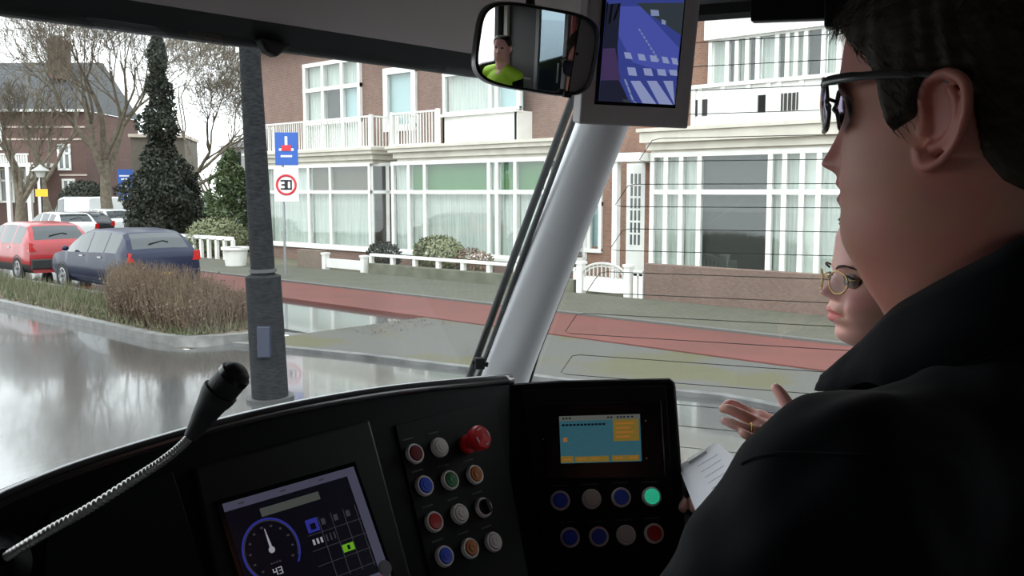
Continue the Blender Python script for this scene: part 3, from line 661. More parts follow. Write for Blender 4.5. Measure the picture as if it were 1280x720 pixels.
# ------------------------------------------------------------------ far buildings
def local(root):
    return lambda mb, n, m, **k: mb.build(n, m, root, **k)
gA = onG(52, 282); root = empty('brick_villa', gA, 'brick villa with slate roof, chimney and white porch beyond the parked cars', 'house', rz=-YAW); L_ = local(root)
dep = float(np.dot(gA - CAM, FW)); s = dep / FPX
hx = lambda u: (u - 52) * s
hz = lambda v: (243 - v) * s + 2.3
vb = brick_mat('villa_brick', (.15, .075, .06), (.12, .06, .05), (.15, .11, .10), 1, 'xz')
L_(MB().box(hx(-60), hx(112), 0, 9, 0, hz(143)), 'brick_wall', vb)
L_(MB().prism([(hx(-62), -.5, hz(143)), (hx(114), -.5, hz(143)), (hx(100), 4.5, hz(74)), (hx(-50), 4.5, hz(74))], (0, .3, 0)).add([(hx(114), -.2, hz(143)), (hx(100), 4.8, hz(74)), (hx(114), 9.4, hz(143))], [(0, 1, 2)]), 'roof', slate)
L_(MB().box(hx(52), hx(70), 2, 3.4, hz(100), hz(50)).box(hx(51), hx(71), 1.9, 3.5, hz(56), hz(53)).box(hx(54), hx(58), 2.3, 2.8, hz(50), hz(45)).box(hx(62), hx(66), 2.3, 2.8, hz(50), hz(45)), 'chimney', vb)
L_(MB().box(hx(-62), hx(114), -.55, -.3, hz(145), hz(142)), 'gutter', white)
for v in (163, 178, 222): L_(MB().box(hx(12 if v < 200 else 78), hx(112), -.05, .02, hz(v + 1), hz(v - 1)), 'stone_band', mat('pale_stone', (.5, .42, .36), .7))
def vwin(u0, u1, v0, v1):
    f = MB(); x0, x1, z0, z1 = hx(u0), hx(u1), hz(v1), hz(v0)
    for x in (x0, x1, (x0 + x1) / 2): f.box(x - .07, x + .07, -.1, .0, z0, z1)
    for z in (z0, z1, z0 + .65 * (z1 - z0)): f.box(x0 - .07, x1 + .07, -.1, .0, z - .07, z + .07)
    o = L_(f, 'window_frame', white); MB().box(x0, x1, -.03, .01, z0, z1).build('pane', mat('villa_glass', (.16, .18, .18), .1), o)
for a in ((-8, 8, 158, 190), (-40, -18, 158, 190), (78, 92, 185, 215), (4, 20, 215, 255), (28, 44, 215, 255), (82, 96, 228, 262)): vwin(*a)
b = MB().box(hx(-40), hx(60), -2.2, 0, hz(213), hz(209))
for u in np.arange(-38, 60, 3.0): b.box(hx(u) - .05, hx(u) + .05, -2.2, -2.1, hz(209), hz(199))
b.box(hx(-40), hx(60), -2.25, -2.05, hz(199), hz(197)); L_(b, 'balcony', white)
for u in (4, 34, 59, 72): L_(MB().box(hx(u) - .12, hx(u) + .12, -2.2, -1.95, 0, hz(213)), 'porch_column', white)
L_(MB().box(hx(58), hx(74), -2.2, 0, hz(213), hz(208)), 'porch_roof', white)
gB = onG(200, 289); dep = float(np.dot(gB - CAM, FW)) + 4; s = dep / FPX; gB = P(205, 285, dep); gB[2] = 0
root = empty('flat_block', gB, 'plain brown flat-roofed block behind the tall evergreen', 'building', rz=-YAW + .2); L_ = local(root)
L_(MB().box(-35 * s, 28 * s, 0, 6, 0, (240 - 172) * s + 2.3), 'block_wall', mat('brown_render', (.13, .11, .085), .8, noise=(1, (.10, .085, .07))))
L_(MB().box(-37 * s, 30 * s, -.2, 6.2, (240 - 173) * s + 2.3, (240 - 169) * s + 2.3), 'roof_edge', mat('pale_stone', (.5, .42, .36), .7))
for j in range(3): L_(MB().box((-24 + 18 * j) * s, (-14 + 18 * j) * s, -.05, .05, (240 - 215) * s + 2.3, (240 - 195) * s + 2.3), 'window', mat('villa_glass', (.16, .18, .18), .1))
gC = P(255, 280, 62.0); gC[2] = 0; s = 62.0 / FPX; gC = gC + RT * 1.2 + FH * 3
root = empty('far_terrace', gC, 'far white and dark gabled terrace between the evergreens', 'building', rz=-YAW - .5); L_ = local(root)
L_(MB().box(-22 * s, 60 * s, 0, 8, 0, (240 - 182) * s + 2.3), 'terrace_wall', mat('grey_white_wall', (.5, .5, .49), .7))
L_(MB().prism([(-24 * s, -.4, (58) * s + 2.3), (62 * s, -.4, (58) * s + 2.3), (62 * s, 4, (76) * s + 2.3), (-24 * s, 4, (76) * s + 2.3)], (0, .3, 0)), 'roof', slate)
for j in range(6): L_(MB().box((-18 + 13 * j) * s, (-12 + 13 * j) * s, -.06, .03, (240 - 205) * s + 2.3, (240 - 188) * s + 2.3), 'window', mat('dark_pane', (.04, .045, .05), .15))
for j in range(6): L_(MB().box((-18 + 13 * j) * s, (-12 + 13 * j) * s, -.06, .03, (240 - 240) * s + 2.3, (240 - 215) * s + 2.3), 'window', mat('dark_pane', (.04, .045, .05), .15))
for j in (0, 3, 5): L_(MB().box((-15 + 13 * j) * s, (-9 + 13 * j) * s, 2, 3, 70 * s + 2.3, 84 * s + 2.3), 'chimney', bricks)
# distant tree line and houses closing the street
rng = random.Random(77)
for j, (u, dd, hh) in enumerate([(-160, 80, 9), (-90, 85, 8), (-20, 90, 7), (150, 85, 6.5), (215, 80, 6), (265, 78, 5)]):
    q = P(u, 270, dd); q[2] = 0; bare_tree(q, hh + 3, .2, 40 + j, ('bare distant tree, number %d along the street end' % (j + 1)) if False else ['bare tree far beyond the villa porch', 'bare tree far behind the red car', 'bare tree far behind the chimney house', 'bare distant tree above the white van', 'bare distant tree behind the brown block', 'bare distant tree behind the far terrace'][j], (0, 0), .25, 5, .7, n0=5)
# ================================================================== TRAM CAB
blk = mat('black_dash_plastic', (.004, .0042, .0045), .5, spec=.13, noise=(3, (.0055, .006, .006)), bump=(260, .12, .001))
blk2 = mat('black_panel_plastic', (.003, .003, .0033), .5, spec=.3)
rub = mat('black_rubber', (.008, .008, .008), .6)
greyt = mat('grey_headliner', (.50, .43, .43), .7, bump=(120, .15, .001))
pillm = mat('pale_grey_pillar_paint', (.86, .87, .89), .38)
darkw = mat('dark_cab_lining', (.03, .03, .032), .7); lightw = mat('grey_cab_lining', (.22, .22, .23), .7)
wglass = glass_mat('windscreen_glass', (.975, .99, .98), .03)
FLZ = 1.0; CEZ = 3.05
WP0 = np.array([0, 1.6, 1.82]); WV = nrm([0, -.31, .646]); WN = nrm(np.cross([1, 0, 0], WV))
S = np.array([sin(radians(20)), -cos(radians(20)), 0])
A_ = P(657, 475, 2.33); B_ = P(783, 150, 2.13); SN = nrm(np.cross(S, B_ - A_)); SV = nrm(np.cross(SN, S)); SV = SV * np.sign(SV[2])
if np.dot(SN, A_ - CAM) < 0: SN = -SN
def onW(u, v): return on(u, v, WP0, WN)
def onS(u, v, off=0): return on(u, v, A_ + SN * off, SN)
T = onW(600, 97); zT = T[2]
def wz(x, z): return np.array([x, 1.6 + (z - 1.82) * (-.31 / .646), z])
# windscreen
struct(MB().prism([wz(-1.0, 1.2), wz(1.85, 1.2), wz(1.72, zT + .05), wz(-1.0, zT + .05)], WN * .008).build('window_1', wglass))
# side window
pl_lo = onS(640, 560); 
sb = onS(660, 470); g0 = onS(757, 230)
def sidept(s, z):  # s metres back along the window from pillar foot, height z
    return A_ + S * s + (B_ - A_) * ((z - A_[2]) / (B_ - A_)[2])
w2 = empty('window_2', sidept(.6, 1.3)); struct(w2)
sz0, sz1 = 1.30, float(onS(900, 8)[2])
kid(MB().prism([sidept(-.12, sz0), sidept(1.62, sz0), sidept(1.62, sz1), sidept(-.12, sz1)], SN * .006), 'pane', wglass, w2)
wires = MB(); sN = -SN * .0015
z = sz0 + .03; k = 0
L0 = 1.55
while z < sz1 - .12:
    a = .05 + .015 * (k % 3); w = .052
    pts = [sidept(L0, z), sidept(a + .02, z), sidept(a + .004, z + .004), sidept(a + .006 + .01, z + w - .004), sidept(a + .034, z + w), sidept(L0, z + w)]
    wires.tube([p + sN for p in pts], .0009, 4); z += .104; k += 1
kid(wires, 'heating_wires', mat('heating_wire', (.03, .03, .03), .5), w2)
fr = MB()
for off in (0,): 
    fr.tube([sidept(-.05, sz1) - SN * .01, sidept(1.62, sz1 ) - SN * .01], .03, 8)
    fr.tube([sidept(.055, sz0) - SN * .004, sidept(.0, 1.9) - SN * .004, sidept(.0, sz1) - SN * .004], .011, 8)
kid(fr, 'window_frame', rub, w2)
# corner pillar
path = catmull([P(612, 560, 2.36), P(629, 476, 2.32), P(690, 315, 2.22), P(752, 155, 2.13), P(805, 20, 2.05), P(830, -60, 2.0)], 6)
rads = [.062] * len(path)
pil = MB().tube(path, rads, 28, flat=.8, side=RT).build('trim_1', pillm, smooth=3.2); struct(pil)
edge = catmull([P(574, 500, 2.30), P(586, 474, 2.28), P(650, 300, 2.15), P(716, 122, 2.03), P(735, 70, 2.0)], 6)
struct(MB().tube(edge, .0135, 8, flat=.6).build('trim_2', rub, smooth=3.2))
edge = catmull([P(583, 500, 2.34), P(597, 474, 2.31), P(661, 300, 2.19), P(727, 122, 2.07), P(748, 60, 2.05)], 6)
struct(MB().tube(edge, .007, 8).build('trim_3', rub, smooth=3.2))
edge = catmull([P(652, 490, 2.33), P(659, 470, 2.33), P(712, 320, 2.24), P(772, 160, 2.13), P(810, 50, 2.07)], 6)
struct(MB().tube(edge, .007, 8).build('trim_4', rub, smooth=3.2))
c = P(600, 454, 2.22); e = tag(MB().obox(c, RT * .012, FH * .01, ZZ * .014).tube([c - RT * .02 + ZZ * .004, c + RT * .02 - ZZ * .004], .007, 8).build('seal_clip', rub, bevel=.003), 'small black clip on the seal at the foot of the white pillar', 'clip')
# header over windscreen
hb = wz(0, zT); strip = MB()
strip.prism([wz(-1.0, zT) + [0, -.004, 0], wz(1.74, zT) + [0, -.004, 0], wz(1.72, zT + .055) + [0, -.03, 0], wz(-1.0, zT + .055) + [0, -.03, 0]], (0, .02, .0))
struct(strip.build('trim_5', rub, bevel=.006))
y0 = hb[1]; hz0 = zT + .045
prof = [(y0 - .025, hz0), (y0 - .05, hz0 + .02), (y0 - .13, hz0 + .12), (y0 - .30, hz0 + .27), (y0 - .5, CEZ - .12), (y0 - .8, CEZ - .03), (y0 - 1.1, CEZ)]
prof = catmull([(a, b, 0) for a, b in prof], 4)
xR = lambda y: 1.70 + (1.20 - y) * tan(radians(20))
hd = MB().grid(lambda i, j: ((-1.0, xR(prof[i][0]))[j], prof[i][0], prof[i][1]), len(prof), 2)
struct(hd.build('ceiling', greyt, smooth=3.2, solid=.03))
# shell: floor, walls, roof
struct(MB().box(-.95, 2.45, -6, 1.75, FLZ - .08, FLZ).build('floor', mat('grey_floor', (.28, .28, .29), .6)))
struct(MB().box(-.95, 2.6, -6, .45, CEZ, CEZ + .06).box(-.95, 2.05, .2, 1.0, CEZ + .02, CEZ + .08).box(-.95, 1.66, y0 - .03, y0 + .02, zT + .06, CEZ + .08).build('ceiling_shell', darkw))
lw = MB(); wallholes(lw, -.95, .05, -6, 1.75, FLZ, CEZ, [(-5.6, -4.2, 1.8, 2.8), (-3.9, -2.5, 1.8, 2.8), (-1.55, -.95, 1.95, 2.55)])  # foremost opening is added to let light onto the person in the vest
struct(lw.build('wall_left', darkw))
sw = MB(); bw = 1.12
sw.prism([sidept(-.2, FLZ) - SN * .02, sidept(3.0, FLZ) - SN * .02, sidept(3.0, sz0), sidept(-.2, sz0)], SN * .05)
sw.prism([sidept(bw, sz0) - SN * .02, sidept(1.9, sz0) - SN * .02, sidept(1.9, CEZ), sidept(bw, CEZ)], SN * .05)
sw.prism([sidept(-.2, sz1 + .01) - SN * .02, sidept(2.4, sz1 + .01) - SN * .02, sidept(2.4, CEZ + .05), sidept(-.2, CEZ + .05)], SN * .05)
struct(sw.build('wall_right', lightw))
rw = MB(); wallholes(rw, 2.45, .05, -6, .2, FLZ, CEZ, [(-5.6, -4.2, 1.8, 2.8), (-3.9, -2.5, 1.8, 2.8), (-2.2, -1.0, 1.8, 2.8)])
struct(rw.build('wall_right_saloon', darkw))
fw = MB().prism([wz(-1.0, FLZ), wz(1.9, FLZ), wz(1.85, 1.22), wz(-1.0, 1.22)], (0, .05, 0)); struct(fw.build('wall_front', darkw))
struct(MB().box(-.95, 2.5, -6.05, -6, FLZ, CEZ).build('wall_back', mat('saloon_end_grey', (.25, .25, .26), .6)))
# small black stop on the header edge
a = wz(float(onW(310, 66)[0]), zT); b_ = wz(float(onW(352, 72)[0]), zT)
MBc = MB().prism([a + [0, -.03, .012], a + [.012, -.03, -.008], b_ + [-.03, -.03, -.014], b_ + [0, -.03, .008]], (0, .02, 0))
tag(MBc.build('header_stop', rub, bevel=.004), 'small black rubber stop under the dark windscreen header edge', 'rubber stop')

# ---------------------------------------------------------------- dashboard
M0 = P(566, 630, 1.22); MX = np.array([1., 0, 0]); MY = np.array([0, sin(radians(29)), cos(radians(29))]); MN = np.cross(MX, MY)
ang = radians(130.5); RX = np.array([sin(ang), cos(ang), 0]); hn = np.array([sin(ang - pi / 2), cos(ang - pi / 2), 0]); bt = radians(26)
R0 = P(755, 590, 1.36); RY = hn * sin(bt) + ZZ * cos(bt); RN = np.cross(RX, RY)
if np.dot(RN, CAM - R0) < 0: RN = -RN
if np.dot(MN, CAM - M0) < 0: MN = -MN
def onM(u, v, off=0.0): return on(u, v, M0 + MN * off, MN)
def onR(u, v, off=0.0): return on(u, v, R0 + RN * off, RN)
rim = [(640, 474), (600, 477), (500, 487), (400, 503), (300, 525), (200, 553), (100, 585), (30, 613), (0, 627), (-40, 652), (-110, 705)]
rimP = catmull([onM(u, v) for u, v in rim], 4)
dash = empty('dashboard', (float(M0[0]) - .3, float(M0[1]) + .1, FLZ), 'black tram dashboard with curved rim, speedometer screen and a block of coloured buttons', 'dashboard')
poly = rimP + [onM(-110, 850), onM(690, 850), onM(662, 720), onM(640, 590)]
kid(MB().prism(poly[::1], -MN * .09), 'dashboard_body', blk, dash, bevel=.006)
# shelf falling away from the rim to the windscreen foot
def back(p): q = p + np.array([0, .28, -.22]); return q
b = MB().grid(lambda i, j: (rimP[i] - MN * .004, rimP[i] - MN * .05 + [0, .05, .0], back(rimP[i]) + [0, .05, -.1], back(rimP[i]) + [0, .1, -.6])[j], len(rimP), 4)
kid(b, 'dashboard_shelf', blk, dash, smooth=3.2)
kid(MB().tube([p - MN * .004 for p in rimP], .0095, 12), 'rim_moulding', mat('rim_plastic', (.02, .021, .022), .25, spec=.9, coat=.6), dash, smooth=3.2)
def panel(px, fn, off, name, m, root, th=.004, bevel=.002): return kid(MB().prism([fn(u, v, off) for u, v in px], (MN if fn is onM else RN) * th), name, m, root, bevel=bevel)
mid = mat('dark_grey_panel', (.0065, .0075, .0075), .55, spec=.15)
panel([(60, 640), (215, 590), (268, 760), (40, 840)], onM, 0, 'side_panel', mid, dash, .003)
panel([(238, 586), (458, 526), (520, 760), (280, 800)], onM, 0, 'screen_surround', blk2, dash, .008, .004)
panel([(492, 532), (618, 500), (662, 735), (545, 760)], onM, 0, 'button_panel', mid, dash, .003)
# speedometer display
sd = MB(); TLs = onM(276, 631, .008); TRs = onM(440, 584, .008); BRs = onM(483, 703, .008)
SW = np.dot(TRs - TLs, MX); tilt = atan2(np.dot(TRs - TLs, MY), np.dot(TRs - TLs, MX))
DX = cos(tilt) * MX + sin(tilt) * MY; DY = -sin(tilt) * MX + cos(tilt) * MY; WS = np.linalg.norm(TRs - TLs); HS = WS * .8
pxm = WS / 185.0       # metres per screen unit (185 units wide)
def sc_(a, b, off=.0): return TLs + DX * a * WS - DY * b * WS + MN * off
def inv(u, v, off=.008): q = onM(u, v, off) - TLs; return np.dot(q, DX) / WS, -np.dot(q, DY) / WS
def em(name, col, s=1.0): return mat('screen_' + name, (.003, .003, .004), .25, emis=(col, s * .23))
E_bg = em('dark', (.004, .004, .009), .6); E_lav = em('lavender', (.085, .085, .135), .8); E_msg = em('message', (.085, .095, .085), .8); E_blue = em('blue', (.03, .035, .30), .9)
E_white = em('white', (.4, .4, .45), .9); E_grn = em('green', (.16, .45, .02), .9); E_gr = em('grey', (.05, .05, .06), .8); E_red = em('red', (.4, .02, .02), .9)
disp = kid(MB().prism([sc_(-.03, -.03), sc_(1.03, -.03), sc_(1.03, .85), sc_(-.03, .85)], MN * .002), 'display', mat('display_glass', (.004, .004, .005), .12), dash)
disp_o = np.array(dash.location[:])
def srect(mb, a0, a1, b0, b1, o=.003, mi=0): mb.prism([sc_(a0, b0, o), sc_(a1, b0, o), sc_(a1, b1, o), sc_(a0, b1, o)], MN * .0004, mi)
lay = MB(); EM = [E_bg, E_lav, E_msg, E_blue, E_white, E_grn, E_gr, E_red]
srect(lay, 0, 1, 0, .8, .0024, 0); srect(lay, 0, 1, 0, .052, .003, 1); srect(lay, .925, 1, .05, .70, .003, 1)
a0, b0 = inv(323, 638); a1, b1 = inv(396, 616); srect(lay, a0, a1, (b0 + b1) / 2 - .005, (b0 + b1) / 2 + .048, .003, 2)
ca, cb = inv(338, 688); rg = 34 / 171.0
def ringm(r0, r1, t0, t1, mi, n=40, o=.003):
    for k in range(n):
        x0, x1 = t0 + (t1 - t0) * k / n, t0 + (t1 - t0) * (k + 1) / n
        lay.prism([sc_(ca + r * sin(t), cb - r * cos(t), o) for r, t in ((r0, x0), (r1, x0), (r1, x1), (r0, x1))], MN * .0003, mi)
ringm(rg * .94, rg * 1.0, -2.6, 2.25, 3); ringm(rg * .90, rg * .93, -2.3, 2.0, 6, 60)
for k in range(11):
    t = -2.4 + 4.5 * k / 10; c = np.array([ca + rg * .74 * sin(t), cb - rg * .74 * cos(t)]); srect(lay, c[0] - .008, c[0] + .008, c[1] - .006, c[1] + .006, .003, 6)
lay.prism([sc_(ca - .008, cb), sc_(ca + .008, cb), sc_(ca - .012 + .006, cb - rg * .68)], MN * .0042, 4)
lay.lathe(sc_(ca, cb, .003), MN, [(.020 * WS, 0), (.020 * WS, .001)], 16, 4)
SEGS = {'4': [((0, 0), (0, .5)), ((0, .5), (1, .5)), ((1, 0), (1, 1))], '3': [((0, 0), (1, 0)), ((1, 0), (1, 1)), ((.2, .5), (1, .5)), ((0, 1), (1, 1))]}
for i, ch in enumerate('43'):
    for (p, q) in SEGS[ch]:
        x0, x1 = sorted((p[0], q[0])); z0, z1 = sorted((p[1], q[1])); ox = ca - .032 + i * .036
        srect(lay, ox + x0 * .022 - .003, ox + x1 * .022 + .003, cb + .115 + z0 * .038 - .003, cb + .115 + z1 * .038 + .003, .003, 4)
for k in range(4): srect(lay, ca - .035 + k * .02, ca - .023 + k * .02, cb + .075, cb + .085, .003, 6)
a0, b0 = inv(379, 652)
srect(lay, a0, a0 + .09, b0, b0 + .085, .003, 3); srect(lay, a0 + .025, a0 + .065, b0 + .03, b0 + .07, .0035, 0)
for k in range(1, 4): srect(lay, a0 + .1 * k + .015, a0 + .1 * k + .045, b0 + .02, b0 + .06, .003, 6)
for k in range(4): srect(lay, a0 - .01, a0 + .42, b0 + .10 * (k + 1) - .002, b0 + .10 * (k + 1) + .002, .003, 6)
for k in range(1, 5): srect(lay, a0 + .1 * k - .002, a0 + .1 * k + .002, b0, b0 + .42, .003, 6)
for k in range(3): srect(lay, a0 + .01 + .03 * k, a0 + .025 + .03 * k, b0 + .13, b0 + .165, .003, 4)
for k in range(3): srect(lay, a0 + .115 + .03 * k, a0 + .125 + .03 * k, b0 + .125, b0 + .17, .003, 6)
srect(lay, a0 + .205, a0 + .295, b0 + .225, b0 + .275, .0032, 5); srect(lay, a0 + .24, a0 + .26, b0 + .235, b0 + .265, .0038, 0)
for k in range(3): srect(lay, .1 + .3 * k, .14 + .3 * k, .02, .032, .0036, 6)
srect(lay, .60, 1, .72, .80, .003, 1); srect(lay, .93, .945, .735, .785, .0036, 7)
lay.v = [tuple(np.array(p) - disp_o) for p in lay.v]; lay.build('screen_image', EM, disp)
kid(MB().lathe(onM(479, 711, .008), MN, [(.0095, 0), (.0095, .004), (.008, .006)], 20), 'round_key', mat('grey_key', (.3, .3, .32), .4), dash, smooth=.6)

ringm_ = mat('button_chrome_ring', (.80, .77, .75), .4, .1)
bc = {'red': (.50, .012, .012), 'darkred': (.16, .01, .014), 'blue': (.025, .10, .75), 'green': (.02, .20, .06), 'orange': (.50, .15, .018), 'white': (.72, .69, .65), 'black': (.01, .01, .01), 'lit': (.03, .42, .26)}
LASTB = [None]
def button(u, v, fn, N, col, root, r=.0145, lab=None, d=None):
    c = fn(u, v, .004); r = r
    o = kid(MB().lathe(c, N, [(r, 0), (r, .004), (r * .93, .006), (r * .80, .006), (r * .78, .002)], 28), 'push_button', ringm_, root, smooth=.6)
    cap = MB(); ro = np.array(root.location[:])
    m = mat('button_' + col, bc[col], .3, emis=(((.05, .9, .5), .10) if col == 'lit' else None))
    cap.lathe(c, N, [(r * .76, 0), (r * .76, .006), (r * .70, .0075), (0, .008)], 28)
    if col == 'black': cap.obox(c + N * .011, (MY if fn is onM else RY) * r * .7, N * .004, np.cross(N, MY) * r * .2)
    elif col in ('white', 'orange', 'green', 'blue'): cap.lathe(c + N * .0075, N, [(r * .42, 0), (r * .42, .0012), (r * .30, .0016), (0, .0005)], 20)
    cap.v = [tuple(np.array(p) - ro) for p in cap.v]; co = cap.build('button_cap', m, o, smooth=.6); co['label'] = {'lit': 'lit green', 'darkred': 'dark red'}.get(col, col) + ' button cap'
    LASTB[0] = o
    return c
def lettering(c, ex_, ey_, N, n, root, btn=None):
    b_ = MB(); ro_ = np.array(root.location[:])
    for k in range(n): b_.obox(c + ey_ * .0215 + ex_ * (k - (n - 1) / 2) * .0028 - ro_, ex_ * .0009, N * .0002, ey_ * .0010)
    return b_.build('printed_lettering', mat('label_print', (.10, .10, .10), .6), btn)
for (u, v, col) in [(517, 568, 'darkred'), (548, 560, 'white'), (529, 608, 'blue'), (561, 601, 'green'), (592, 594, 'orange'), (541, 653, 'red'), (573, 643, 'white'), (603, 635, 'black'), (554, 696, 'blue'), (586, 686, 'orange'), (615, 678, 'white')]:
    c = button(u, v, onM, MN, col, dash, .0135)
    lettering(c, MX, MY, MN, 7, dash, LASTB[0])
c = onM(584, 552, .004)
es = kid(MB().lathe(c - MX * .004 - MY * .004, MN, [(.013, 0), (.013, .006), (.009, .008), (.009, .018), (.0165, .022), (.0175, .032), (.015, .036), (.0, .037)], 28), 'emergency_stop', mat('estop_red', (.62, .012, .018), .3), dash, smooth=.6); es['label'] = 'red mushroom emergency stop knob'
eo = np.array(dash.location[:]); er = MB(); cc = c - MX * .004 - MY * .004 + MN * .0375
for k in range(8):
    if k % 2 == 0:
        for q in range(4):
            t = k * pi / 4 + q * .16; er.obox(cc + (MX * cos(t) + MY * sin(t)) * .0115, (MX * cos(t) + MY * sin(t)) * .0008, (-MX * sin(t) + MY * cos(t)) * .001, MN * .0004)
er.v = [tuple(np.array(p) - eo) for p in er.v]; er.build('arrow_marks', mat('estop_marks', (.7, .6, .6), .5), es)

# right hand console with message display
con = empty('control_console', (float(R0[0]), float(R0[1]), FLZ), 'black upright console with colour message display above eight ringed buttons', 'control console')
outl = [(624, 479), (700, 474), (838, 471), (846, 476), (852, 560), (862, 720), (868, 850), (676, 850), (650, 720), (631, 590)]
kid(MB().prism([onR(u, v) for u, v in outl], -RN * .10), 'console_body', blk, con, bevel=.008, seg=3)
pq0, pq1 = onR(700, 840), onR(860, 840)
kid(MB().prism([np.array([q_[0], q_[1], FLZ]) for q_ in (pq0, pq1, pq1 + hn * .12, pq0 + hn * .12)], (0, 0, pq0[2] - FLZ)), 'console_pedestal', blk, con)
panel([(650, 488), (832, 482), (846, 712), (682, 716)], onR, 0, 'console_face', mid, con, .004)
panel([(676, 504), (826, 501), (832, 598), (682, 600)], onR, .004, 'display_bezel', mat('gloss_black', (.004, .004, .004), .22), con, .004)
dsp = panel([(698, 519), (801, 516), (804, 578), (701, 580)], onR, .008, 'display', mat('display_glass', (.004, .004, .005), .12), con, .001)
co_ = np.array(con.location[:]); l2 = MB()
E2 = [em('cyan', (.06, .21, .27), .5), em('yellow', (.38, .25, .045), .5), em('pale', (.17, .18, .16), .6), em('ink', (.01, .02, .04), .3), em('amber', (.42, .16, .03), .8)]
def qd(u0, v0, u1, v1, mi, o):
    f_ = lambda u, v: onR(u + (v - 549) * .04, v - (u - 750) * .03, o); l2.prism([f_(u0, v0), f_(u1, v0), f_(u1, v1), f_(u0, v1)], RN * .0003, mi)
qd(700, 519, 801, 578, 0, .0092); qd(700, 519, 801, 525, 2, .0098); qd(767, 525, 799, 552, 1, .0098); qd(700, 569, 716, 577, 1, .0098); qd(718, 570, 760, 577, 1, .0098); qd(764, 570, 798, 577, 1, .0098)
for k in range(12): qd(703 + k * 4.6, 529, 706.6 + k * 4.6, 531.5, 3, .0102)
for k in range(4): qd(770, 529 + k * 5.5, 792 - 4 * (k % 2), 531 + k * 5.5, 4, .0102)
for u in (704, 708, 712, 760, 764, 772, 776, 780, 785, 790): qd(u, 521, u + 2.4, 523, 3, .0102)
for u in (704, 709, 722, 727, 738, 743, 768, 773, 786, 791): qd(u, 572, u + 4, 574, 4, .0102)
qd(704, 546, 709, 551, 4, .0102)
l2.v = [tuple(np.array(p) - co_) for p in l2.v]; l2.build('screen_image', E2, dsp)
for u, v in ((679, 549), (807, 526), (808, 573)): kid(MB().lathe(onR(u, v, .008), RN, [(.0012, 0), (.0012, .001)], 8), 'indicator_dot', mat('dot_grey', (.4, .4, .4), .4), con)
for (u, v, col) in [(700, 626, 'blue'), (739, 624, 'white'), (776, 622, 'blue'), (814, 621, 'lit'), (712, 672, 'blue'), (748, 671, 'blue'), (782, 669, 'white'), (817, 667, 'red')]:
    c = button(u, v, onR, RN, col, con, .0143)
    lettering(c, RX, RY, RN, 9, con, LASTB[0])

# gooseneck microphone
dp = 0.80
base = onM(-6, 706, .0); mic = empty('gooseneck_microphone', base, 'black microphone on a ribbed metal gooseneck rising from the dashboard', 'microphone')
pts = catmull([onM(-6, 706, .01), onM(14, 692, .035), P(60, 664, .80), P(110, 636, .79), P(165, 601, .78), P(205, 575, .77), P(233, 551, .765), P(249, 527, .76)], 12)
cum = 0; R_ = []; fine = []
for a, b in zip(pts[:-1], pts[1:]):
    for k in range(3): fine.append(a + (b - a) * k / 3)
for i in range(len(fine)): R_.append(.0043 + .0007 * (1 if (i // 2) % 2 else -1) - .0012 * i / len(fine))
kid(MB().tube(fine, R_, 12), 'gooseneck', mat('gooseneck_steel', (.42, .41, .39), .33, .9), mic, smooth=1.2)
a = P(249, 530, .76); bb = P(266, 503, .758); cc = P(276, 489, .757); dd_ = P(296, 466, .755)
ds = nrm(dd_ - cc)
kid(MB().tube(catmull([P(238, 546, .762), a, bb, cc], 4), [.0055, .006, .0068, .0075, .0082, .0095, .0105, .0115, .0125, .0138, .0145, .0148, .015][:13], 20), 'microphone_sleeve', rub, mic, smooth=1.0)
kid(MB().tube([cc - ds * .002, cc + ds * .004, cc + ds * .02, dd_ - ds * .004, dd_ + ds * .003, dd_ + ds * .006], [.0125, .0132, .0132, .0126, .0105, .006], 24), 'microphone_head', mat('mic_foam', (.012, .013, .012), .55, bump=(500, .4, .001)), mic, smooth=1.0)
kid(MB().tube([dd_ - ds * .006, dd_ - ds * .001], .0135, 24), 'microphone_ring', mat('mic_ring_metal', (.05, .05, .05), .25, .9), mic, smooth=.5)
kid(MB().lathe(base, MN, [(.03, 0), (.03, .006), (.022, .012), (.012, .02), (.008, .03)], 28), 'microphone_socket', blk, mic, smooth=.6)

# ---------------------------------------------------------------- rear-view mirror
mc = P(671, 62, 1.2); Rm = 1.15
tocam = nrm(CAM - mc); tgt = nrm(np.array([-.42, -1.6, 2.12]) - mc); mn = nrm(tocam + tgt)
ma = P(741, 73, 1.2) - P(601, 51, 1.2); ma = nrm(ma - mn * np.dot(ma, mn)); mb_ = np.cross(mn, ma); mb_ = mb_ * np.sign(mb_[2]);
# keep the outline the size seen from the cab: half sizes in metres
hw = 75 * 1.2 / FPX / max(.5, sqrt(1 - np.dot(ma, nrm(mc - CAM)) ** 2)); hh = 51 * 1.2 / FPX / max(.5, sqrt(1 - np.dot(mb_, nrm(mc - CAM)) ** 2))
mir = empty('rear_view_mirror', mc, 'convex interior mirror in rounded black housing hanging from a thin black stem', 'mirror')
def se(t, k, e=.48): c_, s_ = cos(t), sin(t); return ma * hw * k * np.sign(c_) * abs(c_) ** e + mb_ * hh * k * np.sign(s_) * abs(s_) ** e
N_ = 64
rings = [(1.0, .0), (1.03, -.006), (1.04, -.016), (.98, -.034), (.75, -.046), (.3, -.05), (.001, -.051)]
b = MB().grid(lambda i, j: mc + se(2 * pi * j / N_, rings[i][0]) + mn * rings[i][1], len(rings), N_, closed=True)
b.grid(lambda i, j: mc + se(2 * pi * j / N_, (1.0, 1.02, 1.0, .95, .94)[i]) + mn * (0, .004, .007, .006, -.004)[i], 5, N_, closed=True)
kid(b, 'mirror_housing', mat('mirror_housing_black', (.01, .01, .01), .3), mir, smooth=1.2)
